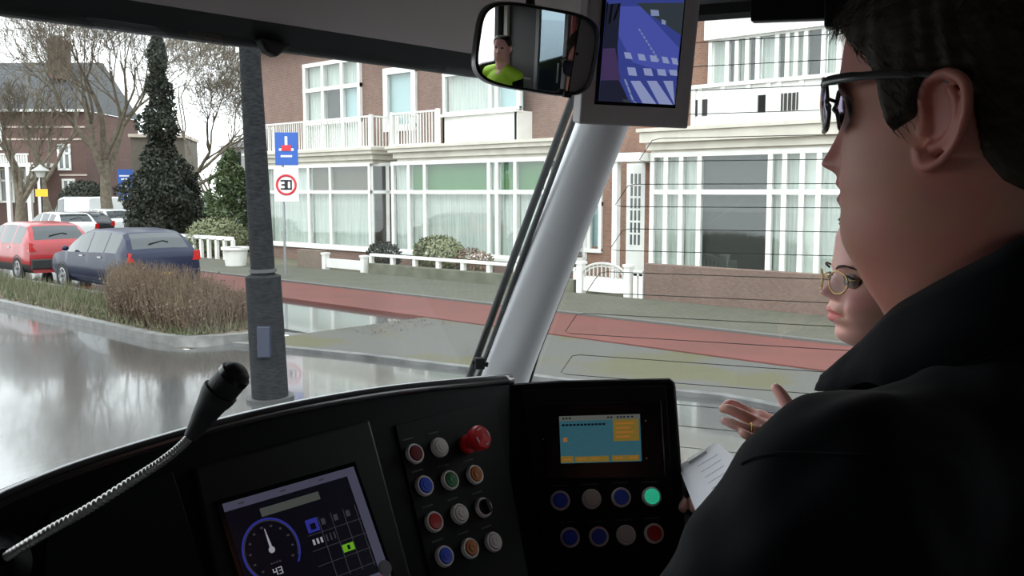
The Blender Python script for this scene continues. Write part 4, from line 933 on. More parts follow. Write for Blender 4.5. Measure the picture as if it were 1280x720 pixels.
def sph(p): d = p - mc; x = np.dot(d, ma); y = np.dot(d, mb_); return p + mn * (-(x * x + y * y) / (2 * Rm) + .004)
cut = (718 - 671) / 75.0
def gl_grid(x0, x1, nn=40):
    def fn(i, j):
        x = x0 + (x1 - x0) * i / (nn - 1); ymax = (max(0, 1 - abs(x / .955) ** (2 / .48))) ** (.24) * .955
        y = -ymax + 2 * ymax * j / 24; return sph(mc + ma * hw * x + mb_ * hh * y)
    return MB().grid(fn, nn, 25)
g = kid(gl_grid(-.95, cut - .012), 'mirror_glass', mat('mirror_silver', (.80, .80, .80), .01, 1.0), mir, smooth=3.2)
g = kid(gl_grid(cut + .012, .95), 'grey_reflection_section', mat('mirror_grey_reflection', (.34, .33, .34), .35), mir, smooth=3.2)  # matte grey plate stands in for a pale reflection on this side
kid(MB().lathe(sph(mc + ma * hw * .67 + mb_ * hh * .05), mn, [(.0022, 0), (.002, .002)], 10), 'screw', rub, mir)
q = P(663, 10, 1.24)
kid(MB().tube([q - ZZ * .03, q, q + ZZ * .02, q + ZZ * .5 + np.array([0, .0, 0])], [.007, .0065, .006, .006], 10), 'mirror_stem', rub, mir)
kid(MB().obox(P(709, 118, 1.2), ma * .005, mn * .006, mb_ * .004), 'adjuster_tab', rub, mir)

# ---------------------------------------------------------------- camera monitor
mon = empty('camera_monitor', P(797, 80, 1.33), 'grey framed monitor showing a road with a zebra crossing, beside the mirror', 'monitor')
BL = P(724, 155, 1.30); BR = P(860, 161, 1.34); oa = nrm(BR - BL); on_ = nrm(np.cross(oa, ZZ) * 1.0); on_ = on_ * np.sign(np.dot(on_, CAM - BL))
ob = nrm(np.cross(on_, oa)); ob = ob * np.sign(ob[2]); lean = radians(8); ob = nrm(ob * cos(lean) + on_ * sin(lean)); on_ = nrm(np.cross(oa, ob)); on_ = on_ * np.sign(np.dot(on_, CAM - BL))
Wm = np.linalg.norm(BR - BL); Hm = Wm * 1.28
def mp(a, b, o=0): return BL + oa * a * Wm + ob * b * Wm + on_ * o
kid(MB().prism([mp(0, 0), mp(1, 0), mp(1, 1.28), mp(0, 1.28)], -on_ * .035), 'monitor_housing', mat('monitor_grey', (.80, .76, .77), .5), mon, bevel=.003)
kid(MB().prism([mp(.12, .17), mp(.86, .17), mp(.86, 1.17), mp(.12, 1.17)], on_ * .001), 'screen_bezel', mat('gloss_black', (.004, .004, .004), .22), mon)
def minv(u, v): q = on(u, v, BL, on_) - BL; return np.dot(q, oa) / Wm, np.dot(q, ob) / Wm
mo = np.array(mon.location[:]); l3 = MB()
def em3(n, c, s=1.0): return mat('camera_image_' + n, (.003, .003, .004), .4, emis=(c, s * .30))
E3 = [em3('road', (.035, .05, .24)), em3('stripe', (.25, .29, .50)), em3('verge', (.012, .014, .03)), em3('tram', (.05, .03, .09)), em3('trees', (.03, .04, .05)), em3('light', (.2, .25, .4)), em3('far_road', (.06, .08, .36)), em3('black', (.002, .002, .004))]
x0, x1, y0_, y1_ = .155, .845, .20, 1.145
def pq(pts, mi, o):
    q = []
    for u, v in pts:
        a, b = minv(u, v); q.append(mp(min(max(a, x0), x1), min(max(b, y0_), y1_), o))
    l3.prism(q, on_ * .0003, mi)
pq([(700, -20), (900, -20), (900, 200), (700, 200)], 0, .0015)
pq([(772, 8), (800, 8), (848, 60), (848, 95), (790, 78), (773, 45)], 6, .002)
pq([(795, 4), (860, 4), (860, 45), (830, 30), (808, 16)], 4, .0026); pq([(740, 4), (775, 4), (771, 60), (773, 100), (785, 145), (740, 145)], 2, .0024)
pq([(740, 60), (768, 60), (775, 100), (740, 100)], 3, .0028)
for a in ((751, 3, 756, 62), (757, 3, 760, 50), (763, 5, 768, 30), (772, 5, 774, 25)): pq([(a[0], a[1]), (a[0] + 2.4, a[1]), (a[2] - 6, a[3]), (a[2] - 9, a[3])], 7, .0032)
pq([(812, 12), (822, 13), (823, 20), (813, 20)], 5, .0032); pq([(826, 24), (831, 26), (831, 31), (826, 30)], 5, .0032)
for u0, u1, u2 in ((779, 788, 783), (796, 805, 800), (811, 820, 815), (826, 834, 829), (838, 846, 842)): pq([(u0, 65 + (u0 - 779) * .12), (u1 - 1, 66 + (u0 - 779) * .12), (u1 + 2, 74 + (u0 - 779) * .12), (u0 + 2, 73 + (u0 - 779) * .12)], 1, .003)
for u0 in (783, 803, 820, 835): pq([(u0, 84 + (u0 - 783) * .06), (u0 + 10, 84.5 + (u0 - 783) * .06), (u0 + 12.5, 95), (u0 + 2, 94)], 1, .003)
for k in range(4): u0 = 787 + k * 20.5; pq([(u0, 101), (u0 + 12, 101), (u0 + 31, 145), (u0 + 14, 145)], 1, .003)
for k in range(9): u0, v0 = 797 + k * 2.9, 36 + k * 4.6; pq([(u0, v0), (u0 + 1.6, v0), (u0 + 3.2, v0 + 3.2), (u0 + 1.4, v0 + 3.2)], 5, .003)
for k in range(4): pq([(779 + k * 3.4, 99 + k * 9), (781 + k * 3.4, 99 + k * 9), (784.5 + k * 3.4, 107 + k * 9), (782 + k * 3.4, 107 + k * 9)], 5, .0034)
pq([(776, 124), (785, 124), (787, 136), (778, 136)], 4, .0034)
l3.v = [tuple(np.array(p) - mo) for p in l3.v]; l3.build('screen_image', E3, mon)
kid(MB().obox(mp(.5, 1.28) - on_ * .018 + ob * .15, oa * .03, on_ * .012, ob * .17), 'monitor_bracket', blk, mon)
# roller blind cassette and its end bracket over the side window
c0, c1 = onS(938, 14, -.03), onS(1034, 12, -.03)
bl = empty('roller_blind', c0, 'black roller blind cassette along the top of the side window', 'roller blind')
kid(MB().prism([onS(938, 27, -.05), onS(1130, 20, -.05), onS(1130, -60, -.05), onS(938, -60, -.05)], SN * .04), 'cassette', blk2, bl, bevel=.004)
kid(MB().prism([onS(1030, 34, -.09), onS(1120, 34, -.09), onS(1120, -60, -.09), onS(1030, -60, -.09)], SN * .05), 'end_bracket', blk2, bl, bevel=.004)
kid(MB().lathe(onS(1056, 15, -.091), -SN, [(.006, 0), (.006, .002), (.003, .003), (0, .002)], 16), 'bracket_screw', mat('dull_steel', (.25, .25, .26), .4, .8), bl)

# ---------------------------------------------------------------- behind the camera, seen only in the mirror
pw_ = MB(); wallx = [(-.50, -.12, 1.0, 2.75)]
for (a, b2, z0_, z1_) in ((-.95, -.50, FLZ, CEZ), (-.12, 2.45, FLZ, CEZ), (-.50, -.12, 2.75, CEZ)): pw_.box(a, b2, -1.75, -1.70, z0_, z1_)
struct(pw_.build('wall_cab_rear', mat('partition_grey', (.10, .10, .105), .6)))
dr_ = empty('door_1', (-.31, -1.72, FLZ)); struct(dr_)
b = MB().box(-.50, -.46, -1.74, -1.69, FLZ, 2.75).box(-.16, -.12, -1.74, -1.69, FLZ, 2.75).box(-.46, -.16, -1.74, -1.69, 2.66, 2.75).box(-.46, -.16, -1.74, -1.69, FLZ, 1.55); kid(b, 'door_frame', mat('door_grey', (.35, .35, .36), .5), dr_)
kid(MB().box(-.46, -.16, -1.72, -1.714, 1.55, 2.66), 'door_glass', glass_mat('tinted_glass', (.45, .52, .55), .05), dr_)
kid(MB().tube([(-.19, -1.66, 1.8), (-.19, -1.66, 2.0)], .01, 8), 'door_handle', galv, dr_)
rp = empty('handrail_pole', (-.02, -1.6, FLZ), 'red upright handrail pole beside the cab door, seen in the mirror', 'handrail')
kid(MB().tube([(-.02, -1.6, FLZ), (-.02, -1.6, CEZ)], .028, 14), 'pole', mat('red_enamel', (.42, .02, .03), .35), rp, smooth=.6)
for z_ in (FLZ + .01, CEZ - .012): kid(MB().tube([(-.02, -1.6, z_ - .01), (-.02, -1.6, z_ + .01)], .045, 14), 'pole_flange', galv, rp)
wp_ = empty('white_post', (.055, -1.64, FLZ), 'white upright post next to the red handrail pole, seen in the mirror', 'post')
kid(MB().box(.035, .075, -1.66, -1.62, FLZ, CEZ - .01), 'post', white, wp_, bevel=.006)
wj = empty('white_post', (-.86, -1.66, FLZ), 'white door jamb post behind the person in the yellow vest', 'post')
kid(MB().box(-.885, -.835, -1.68, -1.63, FLZ, CEZ - .01), 'post', white, wj, bevel=.006)
# ================================================================== PEOPLE
def skin_mat(name, base, lip, rough=.5):
    m = mat(name, base, rough, sss=.12, bump=(420, .12, .0006))
    n = m.node_tree.nodes; l = m.node_tree.links; b = n['Principled BSDF']
    a = n.new('ShaderNodeVertexColor'); a.layer_name = 'tone'; no = n.new('ShaderNodeTexNoise'); no.inputs['Scale'].default_value = 28; no.inputs['Detail'].default_value = 4
    tcx = n.new('ShaderNodeTexCoord'); l.new(tcx.outputs['Object'], no.inputs['Vector'])
    mx = n.new('ShaderNodeMix'); mx.data_type = 'RGBA'; mx.inputs[6].default_value = (*base, 1); mx.inputs[7].default_value = (*lip, 1)
    l.new(a.outputs['Color'], mx.inputs[0])
    m2 = n.new('ShaderNodeMix'); m2.data_type = 'RGBA'; m2.blend_type = 'OVERLAY'; m2.inputs[0].default_value = .22
    l.new(mx.outputs[2], m2.inputs[6]); l.new(no.outputs['Color'], m2.inputs[7]); l.new(m2.outputs[2], b.inputs['Base Color'])
    return m
def smooth1(a, n=3):
    for _ in range(n): a = np.convolve(np.pad(a, 2, 'edge'), [.1, .2, .4, .2, .1], 'valid')
    return a
def g_(x, s): return np.exp(-(x / s) ** 2)
class Head:
    def __init__(s, c, fwd, XF, XB, W, NOSE, feat, neckdir=(0, 0, -1), tiltz=ZZ):
        s.c = np.array(c); s.f = nrm(fwd); s.l = nrm(np.cross(ZZ, s.f)); s.z = nrm(np.cross(s.f, s.l))
        s.XF, s.XB, s.W, s.NOSE, s.ft = XF, XB, W, NOSE, feat
    def tab(s, T, z): T = sorted(T); return np.interp(z, [t[0] for t in T], [t[1] for t in T])
    def surf(s, zs, na, off=None, features=True):
        xf = smooth1(s.tab(s.XF, zs)); xb = smooth1(s.tab(s.XB, zs)); w = smooth1(s.tab(s.W, zs)); out = []
        for i, z in enumerate(zs):
            t = np.linspace(0, 2 * pi, na, endpoint=False); ct, st = np.cos(t), np.sin(t)
            a = (xf[i] - xb[i]) / 2; xc = (xf[i] + xb[i]) / 2
            x = xc + a * np.sign(ct) * np.abs(ct) ** .92; y = w[i] * np.sign(st) * np.abs(st) ** .85
            if features:
                fr = np.clip(ct * 1.6, 0, 1); f = s.ft; A = s.tab(s.NOSE, z); wn = np.interp(z, [-.04, -.025, 0, .03], [.012, .0165, .0105, .0085])
                dx = A * g_(y, wn) + .45 * A * (z < 0) * (g_(np.abs(y) - .0135, .006)) * g_(z + .026, .012)
                dx += f.get('brow', .004) * g_(z - f['ze'] - .017, .009) * g_(y, .05)
                dx -= f.get('sock', .010) * g_(np.abs(y) - .032, .016) * g_(z - f['ze'], .013)
                dx += f.get('cheek', .004) * g_(np.abs(y) - .042, .02) * g_(z - f['ze'] + .032, .018)
                zm = f['zm']
                dx += f.get('lip', .005) * (g_(z - zm - .007, .0055) + 1.1 * g_(z - zm + .008, .0065)) * g_(y, .020)
                dx -= .0045 * g_(z - zm, .0028) * g_(y, .024)
                dx -= .004 * g_(z - zm + .02, .006) * g_(y, .02)
                dx += .004 * g_(z - f['zc'], .014) * g_(y, .018)
                dx -= .004 * g_(np.abs(y) - .028, .006) * g_(z - zm - .008, .016)      # fold by the mouth
                x = x + dx * fr
            if off is not None:
                for k in range(na):
                    o = off(x[k], y[k], z); r = sqrt((x[k] - xc) ** 2 + y[k] ** 2) + 1e-6; x[k] += (x[k] - xc) / r * o; y[k] += y[k] / r * o
            out.append(np.stack([x, y, np.full(na, z)], 1))
        return out
    def w(s, p): return s.c + s.f * p[0] + s.l * p[1] + s.z * p[2]
    def mesh(s, mb, z0, z1, nz=120, na=140):
        zs = np.linspace(z1, z0, nz); R_ = s.surf(zs, na)
        mb.grid(lambda i, j: s.w(R_[i][j]), nz, na, closed=True)
        for i in (0, nz - 1): mb.add([s.w(p) for p in R_[i]], [tuple(range(na))])
    def ear(s, mb, side, ex=-.004, ez=.002, k=1.0, w=.073, flare=.45, tilt=.12):
        def q(f, u, h=0):
            f0, u0 = f * k, u * k; f1 = f0 * cos(tilt) - u0 * sin(tilt) * 1; u1 = u0 * cos(tilt) + f0 * sin(tilt)
            return s.w((ex + f1, side * (w + .004 + h + max(0, .012 - f1) * flare), ez + u1))
        out = [(.012, .004), (.0155, .014), (.0155, .024), (.010, .032), (.000, .0355), (-.010, .034), (-.018, .027), (-.0215, .015), (-.021, .002), (-.018, -.011), (-.013, -.021), (-.006, -.029), (.003, -.033), (.009, -.029), (.011, -.020)]
        p = catmull([q(a, b, .002) for a, b in out], 4); n = len(p)
        rr = [(.0034 + .0012 * sin(pi * min(1, i / (n * .7))) + (.0022 * max(0, (i - n * .7) / (n * .3)))) * k for i in range(n)]
        mb.tube(p, rr, 10)
        p = catmull([q(a, b, -.001) for a, b in [(-.004, .026), (-.011, .018), (-.0135, .006), (-.012, -.006), (-.007, -.014), (.001, -.018), (.007, -.016)]], 4); mb.tube(p, [.0040 * k] * len(p), 8)
        n = 9; a0 = [q(a, b, -.0065) for a, b in [(.008, -.005), (.012, .014), (.006, .028), (-.006, .031), (-.016, .022), (-.018, .004), (-.013, -.014), (-.003, -.026), (.006, -.024)]]
        nn = s.l * side; mb.prism(a0, nn * .0045)
        mb.ell(q(.011, -.004, .001), (.006 * k, .0035 * k, .0075 * k), 10, 8, ax=(s.f, s.l, s.z))
        mb.ell(q(.004, -.0285, .001), (.0075 * k, .004 * k, .008 * k), 10, 8, ax=(s.f, s.l, s.z))
        mb.ell(q(.004, .004, -.012), (.016 * k, .010, .022 * k), 12, 8, ax=(s.f, s.l, s.z))
def capsule(mb, pts, rad, n=16, flat=1.0, side=None):
    k = 5 if len(pts) > 2 else 6
    p = catmull(pts, k); r = np.interp(np.linspace(0, len(pts) - 1, len(p)), range(len(pts)), rad)
    # round ends
    t0 = nrm(p[0] - p[1]); t1 = nrm(p[-1] - p[-2])
    st = [(p[0] + t0 * r[0] * sin(a), r[0] * cos(a)) for a in (1.4, 1.0, .6, .3)]; en = [(p[-1] + t1 * r[-1] * sin(a), r[-1] * cos(a)) for a in (.3, .6, 1.0, 1.4)]
    mb.tube([a for a, b in st] + list(p) + [a for a, b in en], [b for a, b in st] + list(r) + [b for a, b in en], n, flat=flat, side=side)
def bake(mb, name, mats, root, voxel, it=3, tone=None, wrinkle=None, fac=.5):
    """fuse overlapping closed shapes into one continuous surface"""
    o = kid(mb, name + '_raw', mats, root); m = o.modifiers.new('r', 'REMESH'); m.mode = 'VOXEL'; m.voxel_size = voxel; m.adaptivity = 0
    if it: s_ = o.modifiers.new('s', 'SMOOTH'); s_.iterations = it; s_.factor = fac
    bpy.context.view_layer.update(); dg = bpy.context.evaluated_depsgraph_get()
    me = bpy.data.meshes.new_from_object(o.evaluated_get(dg)); bpy.data.objects.remove(o)
    me.name = name; me.materials.clear()
    for q in (mats if isinstance(mats, (list, tuple)) else [mats]): me.materials.append(q)
    co = np.empty(len(me.vertices) * 3); me.vertices.foreach_get('co', co); co = co.reshape(-1, 3); ro = np.array(root.location[:])
    if wrinkle is not None:
        nn = np.empty(len(me.vertices) * 3); me.vertices.foreach_get('normal', nn); nn = nn.reshape(-1, 3)
        co = co + nn * wrinkle(co + ro)[:, None]; me.vertices.foreach_set('co', co.ravel()); me.update()
    if tone is not None:
        v = tone(co + ro); at = me.color_attributes.new('tone', 'FLOAT_COLOR', 'POINT'); c4 = np.ones((len(v), 4)); c4[:, :3] = v[:, None]; at.data.foreach_set('color', c4.ravel())
    me.shade_smooth()
    x = bpy.data.objects.new(name, me); COL.objects.link(x); x.parent = root; return x
def hand(mb, wrist, palm_c, fingers, thumb, r=.0082, pw=.036, pt=.013):
    """fingers: four lists of joints from knuckle to tip; thumb: list of joints from the side of the palm near its base"""
    kn = [f[0] for f in fingers]; pn = nrm(np.cross(kn[3] - kn[0], palm_c - wrist))
    for kx in kn: capsule(mb, [wrist + (kx - sum(kn) / 4) * .45, (wrist + kx) / 2 + (kx - sum(kn) / 4) * .2, kx], [pt * 1.05, pt, pt * .80], 12)
    capsule(mb, [kn[0], kn[1], kn[2], kn[3]], [pt * .72, pt * .78, pt * .76, pt * .68], 12)
    capsule(mb, [wrist, palm_c], [pt * 1.2, pt * 1.15], 12)
    for i, f in enumerate(fingers):
        q = [1.0, 1.06, 1.0, .86][i]; capsule(mb, f, [r * q * 1.06, r * q, r * q * .93, r * q * .80][:len(f)], 12)
    capsule(mb, thumb, [r * 1.6, r * 1.35, r * 1.12, r * .9][:len(thumb)], 12)
navy = mat('dark_navy_cloth', (.0016, .002, .0042), .8, spec=.12, bump=(900, .35, .0006)); navy.node_tree.nodes['Principled BSDF'].inputs['Sheen Weight'].default_value = .06

# ---------------------------------------------------------------- the driver
cD = np.array([.820, .239, 2.348])
drv = empty('person', (cD[0], cD[1] - .05, FLZ), 'person in dark navy jacket and wraparound sunglasses driving, seen from the side', 'person')
skinD = skin_mat('ruddy_skin', (.64, .265, .195), (.52, .13, .11))
XF = [(.140, .01), (.135, .045), (.125, .072), (.115, .086), (.097, .097), (.082, .101), (.06, .103), (.048, .105), (.03, .102), (.015, .098), (0, .097), (-.02, .098), (-.038, .103), (-.056, .099), (-.076, .099), (-.092, .097), (-.104, .090), (-.115, .082), (-.131, .073), (-.145, .061), (-.16, .052), (-.2, .045), (-.26, .05)]
XB = [(.140, -.01), (.135, -.045), (.12, -.075), (.10, -.092), (.06, -.106), (.02, -.108), (-.02, -.10), (-.05, -.090), (-.08, -.085), (-.12, -.085), (-.16, -.085), (-.22, -.08), (-.26, -.07)]
W = [(.140, .008), (.135, .035), (.12, .056), (.10, .067), (.07, .075), (.03, .077), (0, .076), (-.04, .075), (-.07, .074), (-.10, .071), (-.13, .069), (-.17, .068), (-.2, .066), (-.26, .06)]
NO = [(.035, 0), (.022, .005), (.01, .011), (0, .016), (-.010, .021), (-.018, .025), (-.024, .023), (-.030, .010), (-.036, 0), (-.26, 0), (.14, 0)]
XB_V, W_V, NO_V = XB, W, NO
HD = Head(cD, (0, 1, 0), XF, XB, W, NO, dict(ze=.024, zm=-.047, zc=-.084, brow=.003, lip=.008, cheek=.003))
b = MB(); HD.mesh(b, -.25, .140, 150, 150)
for sd_ in (1, -1): HD.ear(b, sd_, ex=-.002, ez=.004, k=1.02, w=.073)
def cd_(x, y, z): return cD + np.array([x, y, z])
capsule(b, [cd_(-.16, -.03, -.275), cd_(0, -.04, -.25), cd_(.16, -.03, -.275)], [.05, .065, .05])
capsule(b, [cd_(0, -.04, -.33), cd_(0, -.04, -.55), cd_(0, -.06, -.78)], [.10, .12, .12])
LA = [cd_(-.215, -.0, -.28), cd_(-.34, .08, -.54), cd_(-.235, .24, -.56)]; RA = [cd_(.215, -.0, -.28), cd_(.30, .06, -.54), cd_(.20, .22, -.56)]
for arm, sx in ((LA, -1), (RA, 1)):
    capsule(b, arm[:2], [.055, .045]); capsule(b, arm[1:], [.045, .028])
    w0 = arm[2]; d = nrm(arm[2] - arm[1]); sd2 = nrm(np.cross(d, ZZ)) * sx; pc = w0 + d * .055
    fs = [[w0 + d * .085 + sd2 * (-.028 + .019 * k), w0 + d * (.115 - .004 * abs(k - 1)) + sd2 * (-.030 + .020 * k) - ZZ * .012, w0 + d * (.128 - .004 * abs(k - 1)) + sd2 * (-.030 + .020 * k) - ZZ * .032] for k in range(4)]
    hand(b, w0, pc, fs, [w0 + d * .025 - sd2 * .025, w0 + d * .055 - sd2 * .045 - ZZ * .01, w0 + d * .08 - sd2 * .048 - ZZ * .025])
def toneD(p):
    q = p - HD.c; x, y, z = q @ HD.f, q @ HD.l, q @ HD.z
    t = .85 * ((np.abs(z + .047) < .013) & (np.abs(y) < .026) & (x > .085))
    t = t + .5 * (np.abs(y) > .078) * (np.abs(z) < .05) + .35 * g_(z + .02, .03) * (x > .09)
    return np.clip(t, 0, 1)
bake(b, 'body', skinD, drv, .0021, 2, toneD)
# hair
def sstep(a): a = np.clip(a, 0, 1); return a * a * (3 - 2 * a)
hx_ = [-.12, -.09, -.045, -.031, -.020, .012, .018, .036, .040, .046, .058, .075, .088, .11]; hz_ = [-.075, -.07, -.045, -.026, .034, .036, .004, -.006, .006, .030, .052, .064, .082, .086]
def hairoff(base, hxx, hzz, seed):
    rr = np.random.RandomState(seed); ph = rr.uniform(0, 6, 12); fr = rr.uniform(90, 420, 12)
    def f(x, y, z):
        m = sstep((z - np.interp(x, hxx, hzz)) / .014); th = atan2(y, x - .0)
        n = sum(sin(th * fr[k] * .12 + z * fr[k] * .35 + ph[k]) for k in range(12)) / 12
        return -.004 + m * (base + .0035 * n + .004 * sstep((z - .07) / .05))
    return f
zs = np.linspace(.1405, -.09, 150); R_ = HD.surf(zs, 260, hairoff(.012, hx_, hz_, 3), features=False)
b = MB().grid(lambda i, j: HD.w(R_[i][j] + [0, 0, .004 * sstep((R_[i][j][2] - .11) / .03)]), 150, 260, closed=True); b.add([HD.w(p + [0, 0, .004]) for p in R_[0]], [tuple(range(260))])
hairD = mat('brown_grey_hair', (.026, .018, .012), .6, spec=.3, noise=(120, (.06, .045, .032)), stretch=(1, .35, 1.2), bump=(300, .35, .001))
kid(b, 'hair', hairD, drv, smooth=3.2)
b = MB(); rg_ = random.Random(9)
for _ in range(9000):
    th = rg_.uniform(-pi, pi); z = rg_.uniform(-.02, .138); i = int((.1405 - z) / .2305 * 149); j = int(((th % (2 * pi)) / (2 * pi)) * 260) % 260; p = R_[min(149, i)][j]
    if p[2] < np.interp(p[0], hx_, hz_) + .004: continue
    d = nrm([.35 + rg_.gauss(0, .35) if p[2] > .09 else -.55, rg_.gauss(0, .25), -.7 + rg_.gauss(0, .2)]); n_ = nrm([p[0] - .0, p[1], .5 * p[2]]); L = rg_.uniform(.008, .018)
    b.tube([HD.w(p - n_ * .001), HD.w(p + d * L * .5 + n_ * .0022), HD.w(p + d * L + n_ * .0006)], [.0003, .00025, .0001], 3, caps=False)
kid(b, 'hair_strands', hairD, drv)
# sunglasses
sg = MB(); ro = np.array(drv.location[:])
def lens(sgn):
    def fn(i, j):
        a = i / 15; bb = j / 11 * 2 - 1; y = sgn * (.008 + .060 * a); hh_ = (.0225 * (1 - .25 * abs(a - .45) ** 2 * 2)) * (sqrt(max(0, 1 - (abs(2 * a - 1)) ** 5)) * .85 + .15)
        return HD.w((.1195 - 5.7 * y * y - .0015 * bb * bb - .002 * (bb < 0) * abs(bb), y, .0265 + bb * hh_ - .003 * (1 - a) * 0))
    return fn
lm = mat('mirrored_dark_lens', (.12, .10, .15), .06, .85, spec=.8)
fm = mat('gunmetal_frame', (.12, .12, .12), .28, .7)
for sgn in (1, -1):
    lo = MB().grid(lens(sgn), 16, 12); L_o = kid(lo, 'sunglass_lens', lm, drv, smooth=3.2, solid=.0015)
b = MB()
for sgn in (1, -1):
    fn = lens(sgn); e_ = [fn(i, 11) for i in range(16)] + [fn(15, j) for j in range(11, -1, -1)] + [fn(i, 0) for i in range(15, -1, -1)] + [fn(0, j) for j in range(12)]
    b.tube(e_, .0016, 6)
    b.tube(catmull([HD.w((.096, sgn * .069, .040)), HD.w((.089, sgn * .075, .043)), HD.w((.06, sgn * .081, .044)), HD.w((.02, sgn * .083, .042)), HD.w((-.006, sgn * .085, .037)), HD.w((-.02, sgn * .083, .02))], 5), [.0036] * 5 + [.0042] * 5 + [.0034] * 6 + [.0026] * 10, 10, flat=.5, side=ZZ)
b.tube([HD.w((.118, -.009, .034)), HD.w((.121, 0, .036)), HD.w((.118, .009, .034))], .0017, 6)
kid(b, 'sunglass_frame', fm, drv, smooth=3.2)
# jacket
b = MB()
capsule(b, [cd_(-.05, -.065, -.230), cd_(-.13, -.040, -.252), cd_(-.213, -.004, -.270)], [.080, .075, .084], 24)
capsule(b, [cd_(.05, -.055, -.225), cd_(.13, -.035, -.240), cd_(.213, -.002, -.268)], [.082, .079, .084], 24)
capsule(b, [cd_(-.213, -.002, -.268), cd_(-.288, .04, -.38), cd_(-.345, .085, -.54)], [.088, .085, .070], 24)
capsule(b, [cd_(.205, -.005, -.262), cd_(.262, .03, -.40), cd_(.31, .055, -.56)], [.094, .082, .066], 24)
capsule(b, [cd_(-.345, .085, -.54), cd_(-.25, .22, -.56)], [.066, .045], 20); capsule(b, [cd_(.31, .06, -.56), cd_(.22, .20, -.56)], [.066, .045], 20)
b.ell(cd_(0, -.07, -.48), (.235, .14, .25), 32, 24); b.ell(cd_(0, -.02, -.62), (.22, .19, .25), 32, 24); b.ell(cd_(0, -.10, -.32), (.19, .10, .15), 32, 24)
def wr(p):
    q = p - cD; x, y, z = q[:, 0], q[:, 1], q[:, 2]
    f = .0022 * np.sin(z * 70 + 25 * y + 6 * np.sin(x * 22)) * g_(z + .45, .14) + .0016 * np.sin(x * 60 + z * 45 + 3 * np.sin(y * 40)) + .001 * np.sin(y * 90 - z * 50)
    return f
jk = bake(b, 'jacket', navy, drv, .0058, 10, None, wr)
# shoulder seam, rolled line round the arm hole
sm = MB(); from mathutils.bvhtree import BVHTree
jb = BVHTree.FromPolygons([tuple(v.co) for v in jk.data.vertices], [tuple(p.vertices) for p in jk.data.polygons]); jo = Vector(drv.location)
def on_jacket(u, v, lift=.0004):
    d = Vector(nrm(Dr(u, v))); h_ = jb.ray_cast(Vector(CAM) - jo, d)
    return None if h_[0] is None else np.array(h_[0] + jo + h_[1] * lift)
def seam(px, r):
    q = [on_jacket(*p) for p in px]; q = [p for p in q if p is not None]
    if len(q) > 2: sm.tube(catmull(q, 3), r, 6)
seam([(928 + 6 * k, 580 - 14 * (1 - exp(-k / 3.5)) + max(0, k - 8) * .25) for k in range(30)], .0016)
kid(sm, 'sleeve_seam', navy, drv, smooth=3.2)
# turned-down collar round the neck
def CU(u, v, X): return on(u, v, (X, 0, 0), (1, 0, 0))
near = [CU(1027, 471, .785), CU(1050, 451, .77), CU(1078, 427, .762), CU(1116, 388, .745), CU(1150, 367, .735), CU(1190, 345, .728), CU(1240, 320, .728), CU(1285, 296, .738)]
bk = [cd_(-.05, -.100, -.075), cd_(0, -.112, -.07), cd_(.05, -.100, -.075)]; far_ = [np.array([2 * cD[0] - p[0], p[1], p[2]]) for p in near[::-1]]
topc = catmull(near + bk + far_, 4); nt = len(topc)
cen = cD + np.array([0, -.02, 0])
def low(p, i, k):
    q_ = min(1, min(i, nt - 1 - i) / (nt * .20)); o = p - cen; o[2] = 0; o = nrm(o) * (.15 + .85 * q_); dn = (.060 + .012 * sin(pi * i / nt)) * (.22 + .78 * q_)
    return p + [o * 0, o * .008 + [0, 0, -.012 * (.4 + .6 * q_)], o * .018 + [0, 0, -dn * .55], o * .028 + [0, 0, -dn]][k]
b = MB().grid(lambda i, j: [topc[i] + nrm([cen[0] - topc[i][0], cen[1] - topc[i][1], 0]) * .010 + [0, 0, -.045], topc[i] + nrm([cen[0] - topc[i][0], cen[1] - topc[i][1], 0]) * .006 + [0, 0, -.008], topc[i], low(topc[i], i, 1), low(topc[i], i, 2), low(topc[i], i, 3)][j], nt, 6)
kid(b, 'collar', navy, drv, smooth=3.2, solid=.004)
# trousers and shoes (the lower body, seated)
b = MB()
for sx in (-1, 1):
    capsule(b, [cd_(.10 * sx, -.08, -.84), cd_(.13 * sx, .18, -.83), cd_(.15 * sx, .40, -.82)], [.11, .095, .075], 18); capsule(b, [cd_(.15 * sx, .40, -.82), cd_(.15 * sx, .44, -1.05), cd_(.15 * sx, .42, -1.24)], [.075, .065, .055], 18)
bake(b, 'trousers', mat('black_trousers', (.01, .01, .012), .8), drv, .009, 4)
for sx in (-1, 1):
    b = MB(); capsule(b, [cd_(.15 * sx, .40, -1.295), cd_(.155 * sx, .52, -1.30), cd_(.16 * sx, .62, -1.31)], [.048, .045, .036], 16, flat=.9); bake(b, 'shoe', mat('black_shoe', (.012, .012, .012), .35), drv, .005, 2)
# seat
st_ = empty('driver_seat', (cD[0], cD[1] - .1, FLZ), 'black high-backed seat carrying the driver in the navy jacket', 'seat')
kid(MB().box(cD[0] - .24, cD[0] + .24, cD[1] - .16, cD[1] + .28, FLZ + .30, FLZ + .40), 'seat_cushion', blk2, st_, bevel=.03)
kid(MB().box(cD[0] - .22, cD[0] + .22, cD[1] - .40, cD[1] - .30, FLZ + .38, FLZ + 1.08), 'backrest', blk2, st_, bevel=.04)
kid(MB().box(cD[0] - .15, cD[0] + .15, cD[1] - .12, cD[1] + .2, FLZ, FLZ + .30), 'seat_pedestal', blk, st_, bevel=.02)

